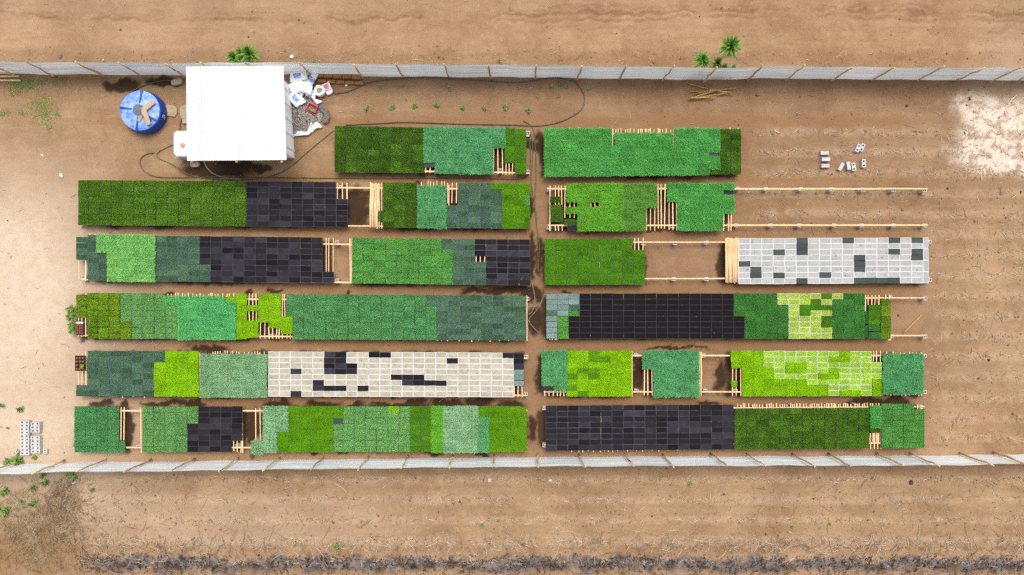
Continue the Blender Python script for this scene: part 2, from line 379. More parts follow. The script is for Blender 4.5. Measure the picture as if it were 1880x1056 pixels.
# watering damp plus painted bench shade, under the planted stretches: x0, x1, y0, y1
WET_SHADE_BOX = [(624, 958, 240, 318), (992, 1352, 246, 322), (150, 640, 342, 416), (640, 676, 350, 414), (700, 968, 344, 420), (1010, 1340, 346, 424), (160, 606, 442, 518), (650, 972, 446, 522), (996, 1186, 444, 522), (1320, 1700, 446, 520),
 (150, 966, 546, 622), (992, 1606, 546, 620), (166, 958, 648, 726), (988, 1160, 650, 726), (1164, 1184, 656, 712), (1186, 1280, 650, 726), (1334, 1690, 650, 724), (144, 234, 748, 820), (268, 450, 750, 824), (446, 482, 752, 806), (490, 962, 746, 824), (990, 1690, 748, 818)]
def ground():
    fx = np.arange(-29.5, 29.51, .075); fy = np.arange(-17.5, 17.51, .075)
    xs = np.concatenate(([-420, -150, -60, -38], fx, [38, 60, 150, 420])); ys = np.concatenate(([-420, -150, -60, -28], fy, [28, 60, 150, 420]))
    X, Y = np.meshgrid(xs, ys); px, py = X / S + 940, 528 - Y / S
    wx = px + 26 * (fbm(px / 30, py / 30, 3) - .5) + 9 * (fbm(px / 7, py / 7, 31) - .5); wy = py + 22 * (fbm(px / 30, py / 30, 9) - .5) + 9 * (fbm(px / 7, py / 7, 41) - .5)
    # pale trampled dust, brightest at the left edge
    dust = 1.0 * np.exp(-(((wx + 10) / 185) ** 2 + ((wy - 545) / 185) ** 2)) + .55 * np.exp(-(((wx - 60) / 150) ** 2 + ((wy - 800) / 70) ** 2))
    dust += .3 * sstep(-wx, -420, -20) * sstep(wy, 250, 400) * (1 - sstep(wy, 880, 1000))
    dust += .06 * (1 - sstep(wy, 60, 118)) * (1 - sstep(wx, 300, 1500)) + .2 * sstep(wx, 1700, 1900) * (1 - sstep(np.abs(wy - 150), 40, 170))
    dust += .20 * sstep(wy, 880, 930) * (1 - sstep(wy, 990, 1010)) * (1 - sstep(wx, 500, 900))
    # trodden lanes between the beds
    lane = np.zeros_like(px)
    for yy in (222, 326, 425, 530, 634, 738): lane = np.maximum(lane, 1 - sstep(np.abs(wy - yy), 3, 14))
    lane *= sstep(px, 140, 260) * (1 - sstep(px, 1640, 1720))
    # white lime patch at the right
    big = 70 * (fbm(px / 45, py / 38, 5) - .5)
    e = np.minimum(np.minimum(px - 1742 + big - .12 * np.maximum(250 - py, 0) * 1.5, (322 - py) * 1.6 - .0 * px + big * .6 - np.maximum(1800 - px, 0) * .75), (py - 172) * 1.3 + big)
    ash = sstep(e, -18, 40) * (.3 + .7 * sstep(fbm(px / 11, py / 9, 15), .33, .52))
    wet = np.zeros_like(px)  # wet soil together with painted under-bench shade
    for (a, b, rx, ry) in WET:
        d = np.sqrt(((wx - a) / (rx * 1.15)) ** 2 + ((wy - b) / (ry * 1.25)) ** 2); wet = np.maximum(wet, 1 - sstep(d, .7, 1.12))
    for (a, b, y0, y1) in WET_SHADE_BOX:
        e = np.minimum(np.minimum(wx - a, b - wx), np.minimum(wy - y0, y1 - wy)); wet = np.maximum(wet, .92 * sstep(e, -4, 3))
    # burnt strip along the bottom
    bl = fbm(px / 90, py * 0 + 3, 21) * 10; rag = 16 * (fbm(px / 12, py / 9, 25) - .5)
    char = sstep(wy + rag + .3 * bl, 1019, 1031) * (1 - sstep(wy + rag, 1040, 1056)) * sstep(px, 130, 190)
    char *= .8 + .2 * sstep(fbm(px / 22, py / 14, 27), .3, .48)
    char = np.maximum(char, .75 * sstep(fbm(px / 9, py / 7, 28), .58, .66) * sstep(py, 1040, 1052) * sstep(px, 130, 190))
    char = np.maximum(char, .6 * sstep(fbm(px / 9, py / 7, 29), .60, .68) * (1 - sstep(np.abs(py - 1004), 6, 22)) * sstep(px, 150, 220))
    # brown brush litter in the lower left corner
    br = (1 - sstep(np.sqrt(((wx - 60) / 125) ** 2 + ((wy - 985) / 92) ** 2), .6, 1.1))
    br = np.maximum(br, 1 - sstep(np.sqrt(((wx - 120) / 38) ** 2 + ((wy - 915) / 50) ** 2), .5, 1.1)) * (.35 + .65 * sstep(fbm(px / 18, py / 18, 33), .35, .62))
    # darker belt under the top fence, litter belt above it
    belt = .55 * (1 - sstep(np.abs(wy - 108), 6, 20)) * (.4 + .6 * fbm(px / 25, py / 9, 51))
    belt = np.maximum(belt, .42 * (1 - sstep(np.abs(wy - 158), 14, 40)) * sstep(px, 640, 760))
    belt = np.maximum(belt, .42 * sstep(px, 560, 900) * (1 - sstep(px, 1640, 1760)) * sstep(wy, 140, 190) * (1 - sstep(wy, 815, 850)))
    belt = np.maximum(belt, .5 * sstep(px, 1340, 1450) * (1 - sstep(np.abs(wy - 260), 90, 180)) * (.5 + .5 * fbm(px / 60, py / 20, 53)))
    fm = field_mask(px, py)
    rut = np.zeros_like(px)
    for (c0, amp, wd) in ((31, 1.0, 5), (22, .5, 3), (43, .7, 4), (60, .35, 5)):
        cy = c0 + 7 * np.sin(px / 330) - 12 * np.exp(-(px / 55) ** 2) - 5 * sstep(px, 500, 1000) + 4 * sstep(px, 1300, 1880)
        if c0 > 40: amp = amp * sstep(px, 700, 1000)
        rut = np.maximum(rut, amp * (1 - sstep(np.abs(wy - cy), 1, wd)) * sstep(fbm(px / 70, py * 0, 61), .2, .55))
    Z = .035 * (fbm(X * .8, Y * .8, 71) - .5) + .03 * (fbm(X * 3.2, Y * 3.2, 75) - .5) + fm * .008 * np.cos(rowdist(py) / 18.75 * math.pi) + fm * .014 * (fbm(X * 9, Y * 9, 77) - .5)
    Z -= rut * .05
    inside = (np.abs(X) < 30) * (np.abs(Y) < 18)
    Z = np.where(inside, Z, 0.0) - .015
    v = np.stack([X, Y, Z], -1).reshape(-1, 3)
    ny, nx = X.shape; i = np.arange(nx - 1)[None, :] + nx * np.arange(ny - 1)[:, None]; i = i.ravel()
    f = np.stack([i, i + 1, i + nx + 1, i + nx], -1)
    m, nt, bs = newmat('soil')
    me = npmesh('ground', v, f, m, True)
    def attr(name, *ch):
        a = me.color_attributes.new(name, 'FLOAT_COLOR', 'POINT')
        a.data.foreach_set('color', np.stack([np.clip(c, 0, 1) for c in ch], -1).astype(np.float32).ravel())
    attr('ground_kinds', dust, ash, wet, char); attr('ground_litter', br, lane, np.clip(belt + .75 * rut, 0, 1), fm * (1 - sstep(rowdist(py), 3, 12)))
    co = objco(nt); L = nt.links
    A = N(nt, 'ShaderNodeVertexColor', layer_name='ground_kinds'); B = N(nt, 'ShaderNodeVertexColor', layer_name='ground_litter')
    sa = N(nt, 'ShaderNodeSeparateColor'); L.new(A.outputs[0], sa.inputs[0]); sb = N(nt, 'ShaderNodeSeparateColor'); L.new(B.outputs[0], sb.inputs[0])
    big = noise(nt, co, .35, 5, .6, .3); mid = noise(nt, co, 2.2, 6, .68); fine = noise(nt, co, 14, 5, .75); stre = noise(nt, stretch(nt, co, .25, 2.2, 1), 1.3, 5, .65)
    K = .53
    c = mixc(nt, mrange(nt, big, .36, .64), lin(168, 133, 98, K), lin(198, 163, 126, K))
    c = mixc(nt, mrange(nt, stre, .42, .7, 0, .5), c, lin(160, 122, 88, K))
    c = mixc(nt, mrange(nt, mid, .5, .75, 0, .55), c, lin(212, 172, 132, K))
    c = mixc(nt, mrange(nt, fine, .54, .7, 0, .55), c, lin(136, 94, 60, K))
    c = mixc(nt, mrange(nt, fine, .44, .28, 0, .35), c, lin(222, 190, 156, K))
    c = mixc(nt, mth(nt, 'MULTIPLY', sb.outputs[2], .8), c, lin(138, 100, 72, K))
    c = mixc(nt, mth(nt, 'MULTIPLY', sb.outputs[1], .7), c, lin(168, 126, 86, K))
    c = mixc(nt, mth(nt, 'MULTIPLY', B.outputs[1], mrange(nt, mid, .4, .6, .1, .45)), c, lin(216, 184, 150, K))
    c = mixc(nt, sa.outputs[0], c, mixc(nt, mrange(nt, mid, .35, .7), lin(234, 212, 188, .57), lin(224, 196, 164, .55)))
    c = mixc(nt, mth(nt, 'MULTIPLY', sb.outputs[0], mrange(nt, mid, .3, .6, .5, .95)), c, mixc(nt, mrange(nt, fine, .35, .65), lin(134, 98, 56, K), lin(172, 136, 90, K)))
    c = mixc(nt, mth(nt, 'MULTIPLY', sa.outputs[1], mrange(nt, mid, .3, .62, 1.0, .72)), c, mixc(nt, mrange(nt, fine, .3, .62), lin(246, 238, 228, .72), lin(228, 206, 180, .64)))
    c = mixc(nt, mth(nt, 'MULTIPLY', A.outputs[1], mrange(nt, fine, .35, .6, 1.0, .6)), c, mixc(nt, mrange(nt, mid, .42, .62), lin(26, 25, 29, .75), lin(98, 103, 116, .8)))
    c = mixc(nt, mth(nt, 'MULTIPLY', sa.outputs[2], .9), c, mixc(nt, mrange(nt, fine, .35, .65), lin(30, 20, 14, .75), lin(58, 39, 25, .7)))  # wet soil tone, deepened to paint the shade under benches
    L.new(c, bs.inputs['Base Color'])
    bs.inputs['Roughness'].default_value = .95; bs.inputs['Specular IOR Level'].default_value = .12
    h = mth(nt, 'ADD', mth(nt, 'MULTIPLY', fine, .6), mid)
    bump(nt, bs, h, .55, .05)
    tag(link('ground', me), 'dry tan farm soil spread all around and between the seedling beds', None, kind='structure')
ground()

# ------------------------------------------------------------------ scattered ground cover (uncountable)
def strips(P, az, ln, wd, z, lift, name, mat, label, cat):
    """Bent thin pieces lying on the soil; one object."""
    n = len(P); d = np.stack([np.cos(az), np.sin(az)], -1); q = np.stack([-d[:, 1], d[:, 0]], -1)
    bend = NR.uniform(-.10, .10, n)[:, None] * ln[:, None] * q
    v = np.zeros((n, 9, 3)); zz = np.full(n, z)
    for s_, t in enumerate((-.5, 0, .5)):
        cpt = P + d * (ln * t)[:, None] + (bend if t == 0 else 0)
        w = wd * (1 if t == 0 else .55); hz = zz + (lift if t == 0 else 0) * NR.random(n)
        v[:, s_ * 3, :2] = cpt + q * w[:, None] / 2; v[:, s_ * 3 + 1, :2] = cpt - q * w[:, None] / 2; v[:, s_ * 3 + 2, :2] = cpt
        v[:, s_ * 3, 2] = hz; v[:, s_ * 3 + 1, 2] = hz; v[:, s_ * 3 + 2, 2] = hz + wd * .22
    tri = np.array([(0, 2, 5, 3), (2, 1, 4, 5), (1, 0, 3, 4), (3, 5, 8, 6), (5, 4, 7, 8), (4, 3, 6, 7)])
    f = (tri[None] + 9 * np.arange(n)[:, None, None]).reshape(-1, 4)
    o = link(name, npmesh(name, v.reshape(-1, 3), f, mat)); return tag(o, label, cat, kind='stuff')

def to_w(px, py): return np.stack([(px - 940) * S, (528 - py) * S], -1)
BEDBOX = [(610, 968, 228, 320), (996, 1364, 233, 324), (138, 976, 330, 420), (1003, 1350, 338, 424), (138, 976, 428, 524), (998, 1186, 436, 524), (1330, 1708, 434, 522),
          (128, 970, 536, 626), (1000, 1640, 536, 623), (136, 966, 642, 730), (994, 1700, 642, 730), (134, 970, 744, 834), (998, 1702, 740, 828), (340, 545, 120, 300)]
def clear(px, py):
    ok = np.ones(len(px), bool)
    for a, b, c, d in BEDBOX: ok &= ~((px > a) & (px < b) & (py > c) & (py < d))
    return ok

def litter():
    # straw: along the furrow rows, plus scattered bits
    n = 190000; px = NR.uniform(-60, 1940, n); py = NR.uniform(-40, 1096, n)
    fm = field_mask(px, py); rd = rowdist(py + 10 * (fbm(px / 60, py / 60, 91) - .5))
    dens = fm * np.exp(-(rd / 5) ** 2) * sstep(fbm(px / 34, py / 12, 93), .34, .58) + fm * .05
    dens += .16 * (np.abs(py - 107) < 15) * fbm(px / 30, py / 10, 95) + .006 + .03 * (px > 1180) * (np.abs(py - 185) < 30) * fbm(px / 20, py / 20, 97)
    d = np.hypot((px - 1790) / 60, (py - 318) / 12); dens += .5 * np.exp(-d ** 2) + .3 * np.exp(-np.hypot((px - 1765) / 10, (py - 265) / 40) ** 2)
    dens += .35 * (np.abs(py - 1000) < 12) * (px > 160) * sstep(fbm(px / 40, py / 20, 99), .4, .6)
    k = (NR.random(n) < dens) & clear(px, py); px, py = px[k], py[k]; m = len(px)
    ln = NR.gamma(2.0, .068, m) + .05; wd = NR.uniform(.011, .028, m)
    strips(to_w(px, py), NR.normal(0, .8, m) + (NR.random(m) < .3) * 1.4, ln, wd, .006, .016, 'straw', M['straw'], 'pale dry maize straw scattered along the old furrow lines of the soil', 'straw')
    # longer stalks near the burnt strip
    n = 620; px = NR.uniform(150, 1890, n); py = NR.normal(1001, 11, n); py[:90] = NR.uniform(880, 1000, 90)
    strips(to_w(px, py), NR.uniform(0, 3.14, n), NR.uniform(.25, .85, n), NR.uniform(.018, .032, n), .01, .06, 'maize_stalk_litter', M['straw'], 'longer dry stalks strewn loosely beside the burnt strip of soil', 'stalks')
    # dry brush lower left
    n = 1900; px = NR.normal(75, 55, n); py = NR.normal(975, 48, n); px[:420] = NR.normal(122, 20, 420); py[:420] = NR.normal(925, 34, 420)
    k = (py > 878); px, py = px[k], py[k]; m = len(px)
    strips(to_w(px, py), NR.uniform(0, 3.14, m), NR.gamma(2, .12, m) + .08, NR.uniform(.008, .02, m), .01, .14, 'dry_brush', M['twig'], 'tangle of dry brown twigs and dead grass in the field corner below the fence', 'brush')
    # charred bits
    n = 6500; px = NR.uniform(140, 1900, n); py = NR.normal(1036, 14, n)
    rag = 16 * (fbm(px / 12, py / 9, 25) - .5); keep = (py + rag > 1018) & (NR.random(n) < sstep(fbm(px / 22, py / 14, 27), .25, .55) * .8 + .08); px, py = px[keep], py[keep]; m = len(px)
    strips(to_w(px, py), NR.uniform(0, 3.14, m), NR.gamma(2, .03, m) + .03, NR.uniform(.012, .035, m), .006, .03, 'charred_litter', M['char'], 'black and grey burnt plant remains along the charred strip of soil', 'ash')

def clods():
    n = 26000; px = NR.uniform(-60, 1940, n); py = NR.uniform(-40, 1096, n)
    fm = field_mask(px, py)
    dens = .05 + fm * .35 * np.exp(-(rowdist(py) / 9) ** 2) + .75 * np.exp(-((py - 108) / 10) ** 2) * fbm(px / 40, py / 12, 101) + .15 * (px > 1180) * (np.abs(py - 190) < 40) + .2 * (py > 875)
    dens *= .25 + .75 * sstep(px, 60, 330)
    k = (NR.random(n) < dens) & clear(px, py); px, py = px[k], py[k]; n = len(px); P = to_w(px, py)
    r = NR.gamma(2.0, .009, n) + .008
    o = np.array([(1, 0, 0), (0, 1, 0), (-1, 0, 0), (0, -1, 0), (0, 0, 1), (0, 0, -1)], float)
    v = o[None] * r[:, None, None] * NR.uniform(.6, 1.3, (n, 6, 1)); v[..., 2] *= .8
    a = NR.uniform(0, 6.28, n); c, s_ = np.cos(a)[:, None], np.sin(a)[:, None]
    v = np.stack([v[..., 0] * c - v[..., 1] * s_ + P[:, :1], v[..., 0] * s_ + v[..., 1] * c + P[:, 1:2], v[..., 2] + .008], -1)
    t = np.array([(0, 1, 4), (1, 2, 4), (2, 3, 4), (3, 0, 4), (1, 0, 5), (2, 1, 5), (3, 2, 5), (0, 3, 5)])
    f = (t[None] + 6 * np.arange(n)[:, None, None]).reshape(-1, 3)
    tag(link('dirt_clods', npmesh('dirt_clods', v.reshape(-1, 3), f, M['clod'])), 'small crumbly clods of tan earth scattered over the whole soil', 'clods', kind='stuff')
litter(); clods()

# ------------------------------------------------------------------ leaves
def leaves(P, az, tilt, ln, wd, fold=.25):
    """P (n,3) leaf bases; tilt from vertical. Returns v, f (4-vertex folded leaves, two triangles)."""
    n = len(P); d = np.stack([np.cos(az) * np.sin(tilt), np.sin(az) * np.sin(tilt), np.cos(tilt)], -1)
    q = np.stack([-np.sin(az), np.cos(az), np.zeros(n)], -1); up = np.cross(d, q)
    up *= np.sign(up[:, 2:3] + 1e-9)
    mid = P + d * (ln * .5)[:, None]; tip = P + d * ln[:, None]; tip[:, 2] -= ln * .18 * np.sin(tilt)
    l = mid + q * wd[:, None] / 2 + up * (wd * fold)[:, None]; r = mid - q * wd[:, None] / 2 + up * (wd * fold)[:, None]
    v = np.stack([P, l, tip, r], 1).reshape(-1, 3)
    f = (np.array([(0, 2, 1), (0, 3, 2)])[None] + 4 * np.arange(n)[:, None, None]).reshape(-1, 3)
    return v, f

TL, TW = .548, .2745           # tray size
def jgrid(nx, ny, over):
    x, y = np.meshgrid((np.arange(nx) + .5) / nx - .5, (np.arange(ny) + .5) / ny - .5)
    x = x.ravel() + NR.uniform(-.5, .5, x.size) / nx; y = y.ravel() + NR.uniform(-.5, .5, y.size) / ny
    return x * (TL + 2 * over), y * (TW + 2 * over)

def grow(style):
    if style == 'grass':      # fine upright blades, tray edges just visible
        x, y = jgrid(30, 15, -.019); n = len(x)
        P = np.stack([x, y, np.full(n, .0)], -1); return leaves(P, NR.uniform(0, 6.28, n), NR.uniform(.35, 1.05, n), NR.uniform(.05, .085, n), NR.uniform(.010, .018, n))
    if style == 'lawn':       # dense bright carpet
        x, y = jgrid(34, 17, -.004); n = len(x)
        P = np.stack([x, y, NR.uniform(.0, .03, n)], -1); return leaves(P, NR.uniform(0, 6.28, n), NR.uniform(.7, 1.35, n), NR.uniform(.035, .055, n), NR.uniform(.016, .026, n))
    if style == 'lawn2':      # the same, set back from the rim
        x, y = jgrid(34, 17, -.015); n = len(x)
        P = np.stack([x, y, NR.uniform(.0, .025, n)], -1); return leaves(P, NR.uniform(0, 6.28, n), NR.uniform(.7, 1.35, n), NR.uniform(.03, .05, n), NR.uniform(.016, .026, n))
    if style == 'tall':       # lush leaves that spill over the rim
        x, y = jgrid(20, 10, .026); n = len(x); P = np.stack([x, y, NR.uniform(.045, .10, n)], -1)
        a = NR.uniform(0, 6.28, n); V = []; 
        PP = np.repeat(P, 2, 0); az = np.concatenate([[b, b + 2.2] for b in a])
        m = len(az); return leaves(PP, az, NR.uniform(.75, 1.45, m), NR.uniform(.045, .08, m), NR.uniform(.022, .036, m), .2)
    if style == 'short':      # leafy but with the tray grid still showing
        x, y = jgrid(20, 10, -.011); n = len(x); P = np.stack([x, y, NR.uniform(.0, .03, n)], -1)
        PP = np.repeat(P, 2, 0); a = NR.uniform(0, 6.28, n); az = np.concatenate([[b, b + 2.4] for b in a]); m = len(az)
        return leaves(PP, az, NR.uniform(.7, 1.3, m), NR.uniform(.024, .042, m), NR.uniform(.014, .022, m), .2)
    if style == 'sprout':     # little seedlings, tray cells visible
        x, y = jgrid(22, 11, -.018); k = NR.random(len(x)) < .9; x, y = x[k], y[k]; n = len(x); P = np.stack([x, y, np.zeros(n)], -1)
        PP = np.repeat(P, 2, 0); a = NR.uniform(0, 6.28, n); az = np.concatenate([[b, b + 3.0] for b in a]); m = len(az)
        return leaves(PP, az, NR.uniform(.7, 1.2, m), NR.uniform(.02, .032, m), NR.uniform(.011, .017, m), .2)
    if style == 'thin':       # uneven lime seedlings on white foam
        x, y = jgrid(32, 16, -.021); k = (fbm(x * 9 + NR.random() * 50, y * 9 + NR.random() * 50, int(NR.integers(99))) > .24); x, y = x[k], y[k]; n = len(x)
        P = np.stack([x, y, NR.uniform(0, .015, n)], -1); return leaves(P, NR.uniform(0, 6.28, n), NR.uniform(.7, 1.3, n), NR.uniform(.03, .046, n), NR.uniform(.015, .022, n))

def traymesh(name, cellmat, rimmat, foam=False):
    b = MB(); h = .06 if not foam else .068; rw = .011 if not foam else .017; d = .012
    xo, yo = TL / 2, TW / 2; xi, yi = xo - rw, yo - rw; t = .965 if not foam else .985
    ring = lambda x, y, z: [(-x, -y, z), (x, -y, z), (x, y, z), (-x, y, z)]
    vs = ring(xo * t, yo * t, -h) + ring(xo, yo, 0) + ring(xi, yi, 0) + ring(xi - .003, yi - .003, -d)
    fs = [(3, 2, 1, 0)]; 
    for a in (0, 4, 8): fs += [(a + i, a + (i + 1) % 4, a + 4 + (i + 1) % 4, a + 4 + i) for i in range(4)]
    b.add(vs, fs, 1); b.add([], []); b.f.append((12, 13, 14, 15)); b.m.append(0)
    return b.mesh(name, [cellmat, rimmat])

# kind: object name, adjective, category, (cell material, rim material, foam), plant style, leaf material, group
K_ = {}
def kind(ch, name, adj, cat, cell, rim, foam, style, leaf, group): K_[ch] = (name, adj, cat, (cell, rim, foam), style, leaf, group)
kind('D', 'grassy_seedling_tray', 'dark green grassy seedling tray', 'grassy seedlings', 'soilc', 'rim', 0, 'grass', 'l_D', 'trays of grassy seedlings')
kind('G', 'grassy_seedling_tray', 'mid green grassy seedling tray', 'grassy seedlings', 'soilc', 'rim', 0, 'grass', 'l_G', 'trays of grassy seedlings')
kind('O', 'grassy_seedling_tray', 'olive green grassy seedling tray', 'grassy seedlings', 'soilc', 'rim', 0, 'grass', 'l_O', 'trays of grassy seedlings')
kind('L', 'lime_seedling_tray', 'lime yellow seedling tray', 'lime seedlings', 'soilc', 'rim', 0, 'lawn', 'l_L', 'trays of lime seedlings')
kind('l', 'bright_green_seedling_tray', 'bright green seedling tray', 'bright seedlings', 'soilc', 'rimteal', 0, 'lawn2', 'l_l', 'trays of bright green seedlings')
kind('k', 'bright_green_seedling_tray', 'vivid green seedling tray', 'bright seedlings', 'soilc', 'rim', 0, 'lawn', 'l_k', 'trays of bright green seedlings')
kind('M', 'mint_leafy_seedling_tray', 'mint green leafy seedling tray', 'mint seedlings', 'soilc', 'rimdark', 0, 'tall', 'l_M', 'trays of tall mint coloured seedlings')
kind('N', 'mint_leafy_seedling_tray', 'bright mint leafy seedling tray', 'mint seedlings', 'soilc', 'rimdark', 0, 'tall', 'l_N', 'trays of tall mint coloured seedlings')
kind('E', 'leafy_seedling_tray', 'emerald leafy seedling tray', 'leafy seedlings', 'soilc', 'rimdark', 0, 'tall', 'l_E', 'trays of tall leafy seedlings')
kind('Y', 'leafy_seedling_tray', 'yellowish green leafy seedling tray', 'leafy seedlings', 'soilc', 'rimdark', 0, 'tall', 'l_Y', 'trays of tall leafy seedlings')
kind('y', 'leafy_seedling_tray', 'dull green leafy seedling tray', 'leafy seedlings', 'soilc', 'rimdark', 0, 'tall', 'l_y', 'trays of tall leafy seedlings')
kind('A', 'leafy_seedling_tray', 'apple green leafy seedling tray', 'leafy seedlings', 'soilc', 'rimdark', 0, 'tall', 'l_A', 'trays of tall leafy seedlings')
kind('P', 'mint_leafy_seedling_tray', 'pale mint leafy seedling tray', 'mint seedlings', 'soilc', 'rimdark', 0, 'tall', 'l_P', 'trays of tall mint coloured seedlings')
kind('F', 'low_leafy_tray', 'green low leafy tray', 'low seedlings', 'soilc', 'rim', 0, 'short', 'l_F', 'trays of low leafy seedlings')
kind('g', 'low_leafy_tray', 'cool green low leafy tray', 'low seedlings', 'soilc', 'rim', 0, 'short', 'l_g', 'trays of low leafy seedlings')
kind('f', 'low_leafy_tray', 'deep green low leafy tray', 'low seedlings', 'soilc', 'rim', 0, 'short', 'l_f', 'trays of low leafy seedlings')
kind('q', 'low_leafy_tray', 'yellowish low leafy tray', 'low seedlings', 'soilc', 'rim', 0, 'short', 'l_A', 'trays of low leafy seedlings')
kind('S', 'sprout_tray', 'bluish sparse sprout tray', 'sprout tray', 'soilteal', 'rimteal', 0, 'sprout', 'l_S', 'trays of sparse sprouts')
kind('T', 'sprout_tray', 'pale grey sprout tray', 'sprout tray', 'soilpale', 'rimteal', 0, 'sprout', 'l_T', 'trays of sparse sprouts')
kind('B', 'soil_tray', 'black bare soil tray', 'soil tray', 'soilblk', 'rimblk', 0, None, None, 'trays of bare black soil')
kind('b', 'soil_tray', 'even black soil tray', 'soil tray', 'soilflat', 'rimdark', 0, None, None, 'trays of bare black soil')
kind('Q', 'charcoal_tray', 'charcoal grey empty tray', 'dark tray', 'soilgrey', 'rim', 0, None, None, 'dark trays among the white trays')
kind('W', 'foam_tray', 'white foam tray', 'foam tray', 'foamc', 'foam', 1, None, None, 'white foam trays')
kind('w', 'foam_tray', 'greyish white foam tray', 'foam tray', 'foamc2', 'foam', 1, None, None, 'white foam trays')
kind('V', 'foam_seedling_tray', 'lime planted foam tray', 'planted foam tray', 'foamc2', 'foam', 1, 'thin', 'l_V', 'white foam trays with lime seedlings')
kind('v', 'foam_seedling_tray', 'white rimmed lime tray', 'planted foam tray', 'foamc2', 'foam', 1, 'thin', 'l_v', 'white foam trays with lime seedlings')

# ------------------------------------------------------------------ beds
# bed: phrase, top line (x,y,x,y), bottom line, runs (kind, x0, x1, row0, row1), single cells, slats, tips, rails, blocks
BEDS = []
def bed(phrase, top, bot, runs, over=None, slats=(), tips=(), rails=(), blocks=(), auto=()):
    BEDS.append(dict(phrase=phrase, top=top, bot=bot, runs=runs, over=over or {}, slats=slats, tips=tips, rails=rails, blocks=blocks, auto=auto))

bed('topmost left bed', (614, 231, 966, 237), (614, 316.5, 966, 320),
    [('D', 614, 779, 0, 8), ('M', 779, 905, 0, 8), ('M', 905, 927, 0, 3.3), ('l', 926, 945, 0, 6), ('l', 945, 966, 0, 8)],
    {(1, 0, 7): None, (1, 0, 6): 'Q', (3, 0, 1): 'l', },
    slats=[(782, 296, 318), (790, 296, 318), (906.5, 269, 320), (914, 269, 320), (922.5, 269, 320), (929, 299, 321), (935, 299, 321), (941, 299, 321)],
    rails=[(616, 972, 244, 312)], blocks=[(969, 244), (968, 315), (918, 313)], auto=[(620, 778), (800, 900), (946, 964)])
bed('topmost right bed', (1000, 237, 1360, 237), (1000, 324, 1360, 320),
    [('E', 1000, 1122, 0, 8), ('E', 1129, 1233, .7, 3), ('E', 1122, 1238, 3, 8), ('E', 1238, 1320, 0, 8), ('D', 1320, 1361, 0, 8)],
    {(3, 3, 7): 'D', (3, 3, 4): 'Q'},
    slats=[(1125, 236, 270), (1236, 238, 270)], tips=[(1002, 1120, 0, 1.5, 14), (1130, 1232, 0, 0, 5.5), (1240, 1360, 0, 1.5, 12)],
    rails=[(1002, 1358, 246, 313)], auto=[(1004, 1118), (1240, 1356)])
bed('second left bed', (143, 330.5, 973, 337), (143, 413.5, 973, 420),
    [('G', 143, 452, 0, 8), ('B', 452, 617, 0, 8), ('B', 617, 638, 3, 8), ('D', 703, 765, 0, 8), ('D', 693, 703, 5, 7), ('M', 767, 819, .6, 8), ('S', 820, 840, 4, 8), ('S', 840, 922, 0, 8), ('k', 922, 963, 0, 8), ('k', 963, 973, 0, 8)],
    {(5, 0, 7): 'w', (7, 3, 0): 'k', (9, 0, 1): 'F', (9, 0, 3): 'l', (8, 1, 7): 'l'},
    slats=[(620, 336, 367), (629, 336, 367), (637.5, 336, 367), (696, 337, 390), (701, 337, 420), (822, 336, 373), (830, 336, 373), (838, 336, 373)], tips=[(768, 818, 0, 2, 8)],
    rails=[(146, 972, 341.5, 411.5)], blocks=[(624, 343.5)], auto=[(150, 612), (704, 762), (824, 970)])
bed('second right bed', (1006, 338.5, 1347, 337.5), (1006, 424, 1347, 422.5),
    [('D', 1010, 1030, 2.1, 3.1), ('D', 1010, 1034, 3.5, 6.5), ('D', 1032, 1061, 6, 7), ('B', 1042, 1062, 7, 8), ('Y', 1041, 1061, 0, 3), ('Y', 1041, 1061, 4, 5), ('Y', 1061, 1143, 0, 8), ('y', 1143, 1185, 0, 8), ('y', 1185, 1205, 0, 4), ('E', 1225, 1244, 0, 3), ('E', 1244, 1326, 0, 8), ('E', 1326, 1347, 0, 5)],
    {(6, 1, 3): None, (11, 0, 1): 'B'},
    slats=[(1009.5, 341, 424), (1019.5, 341, 376), (1025.5, 341, 376), (1031, 341, 376), (1037, 341, 400), (1046, 372, 400), (1054, 372, 400), (1019.5, 414, 424), (1025, 414, 424), (1032, 412, 424), (1085, 370, 384), (1092, 370, 384), (1100, 370, 384),
           (1186.5, 379, 423), (1194, 379, 423), (1202, 379, 424), (1208, 338, 420), (1213.5, 338, 420), (1220.5, 338, 420), (1228, 370, 422), (1235, 370, 422), (1242, 370, 423), (1328.5, 388, 424), (1337, 388, 424), (1342, 388, 424)],
    rails=[(1005, 1703, 347, 414)], blocks=[(1008, 348), (1008, 418), (1234, 416)] + [(x, 346.5 + i * .5) for i, x in enumerate((1354, 1406, 1470, 1526, 1584, 1640, 1697))] + [(x, 414) for x in (1351, 1414, 1467, 1531, 1581, 1640, 1697)], auto=[(1064, 1080), (1110, 1182), (1250, 1322)])
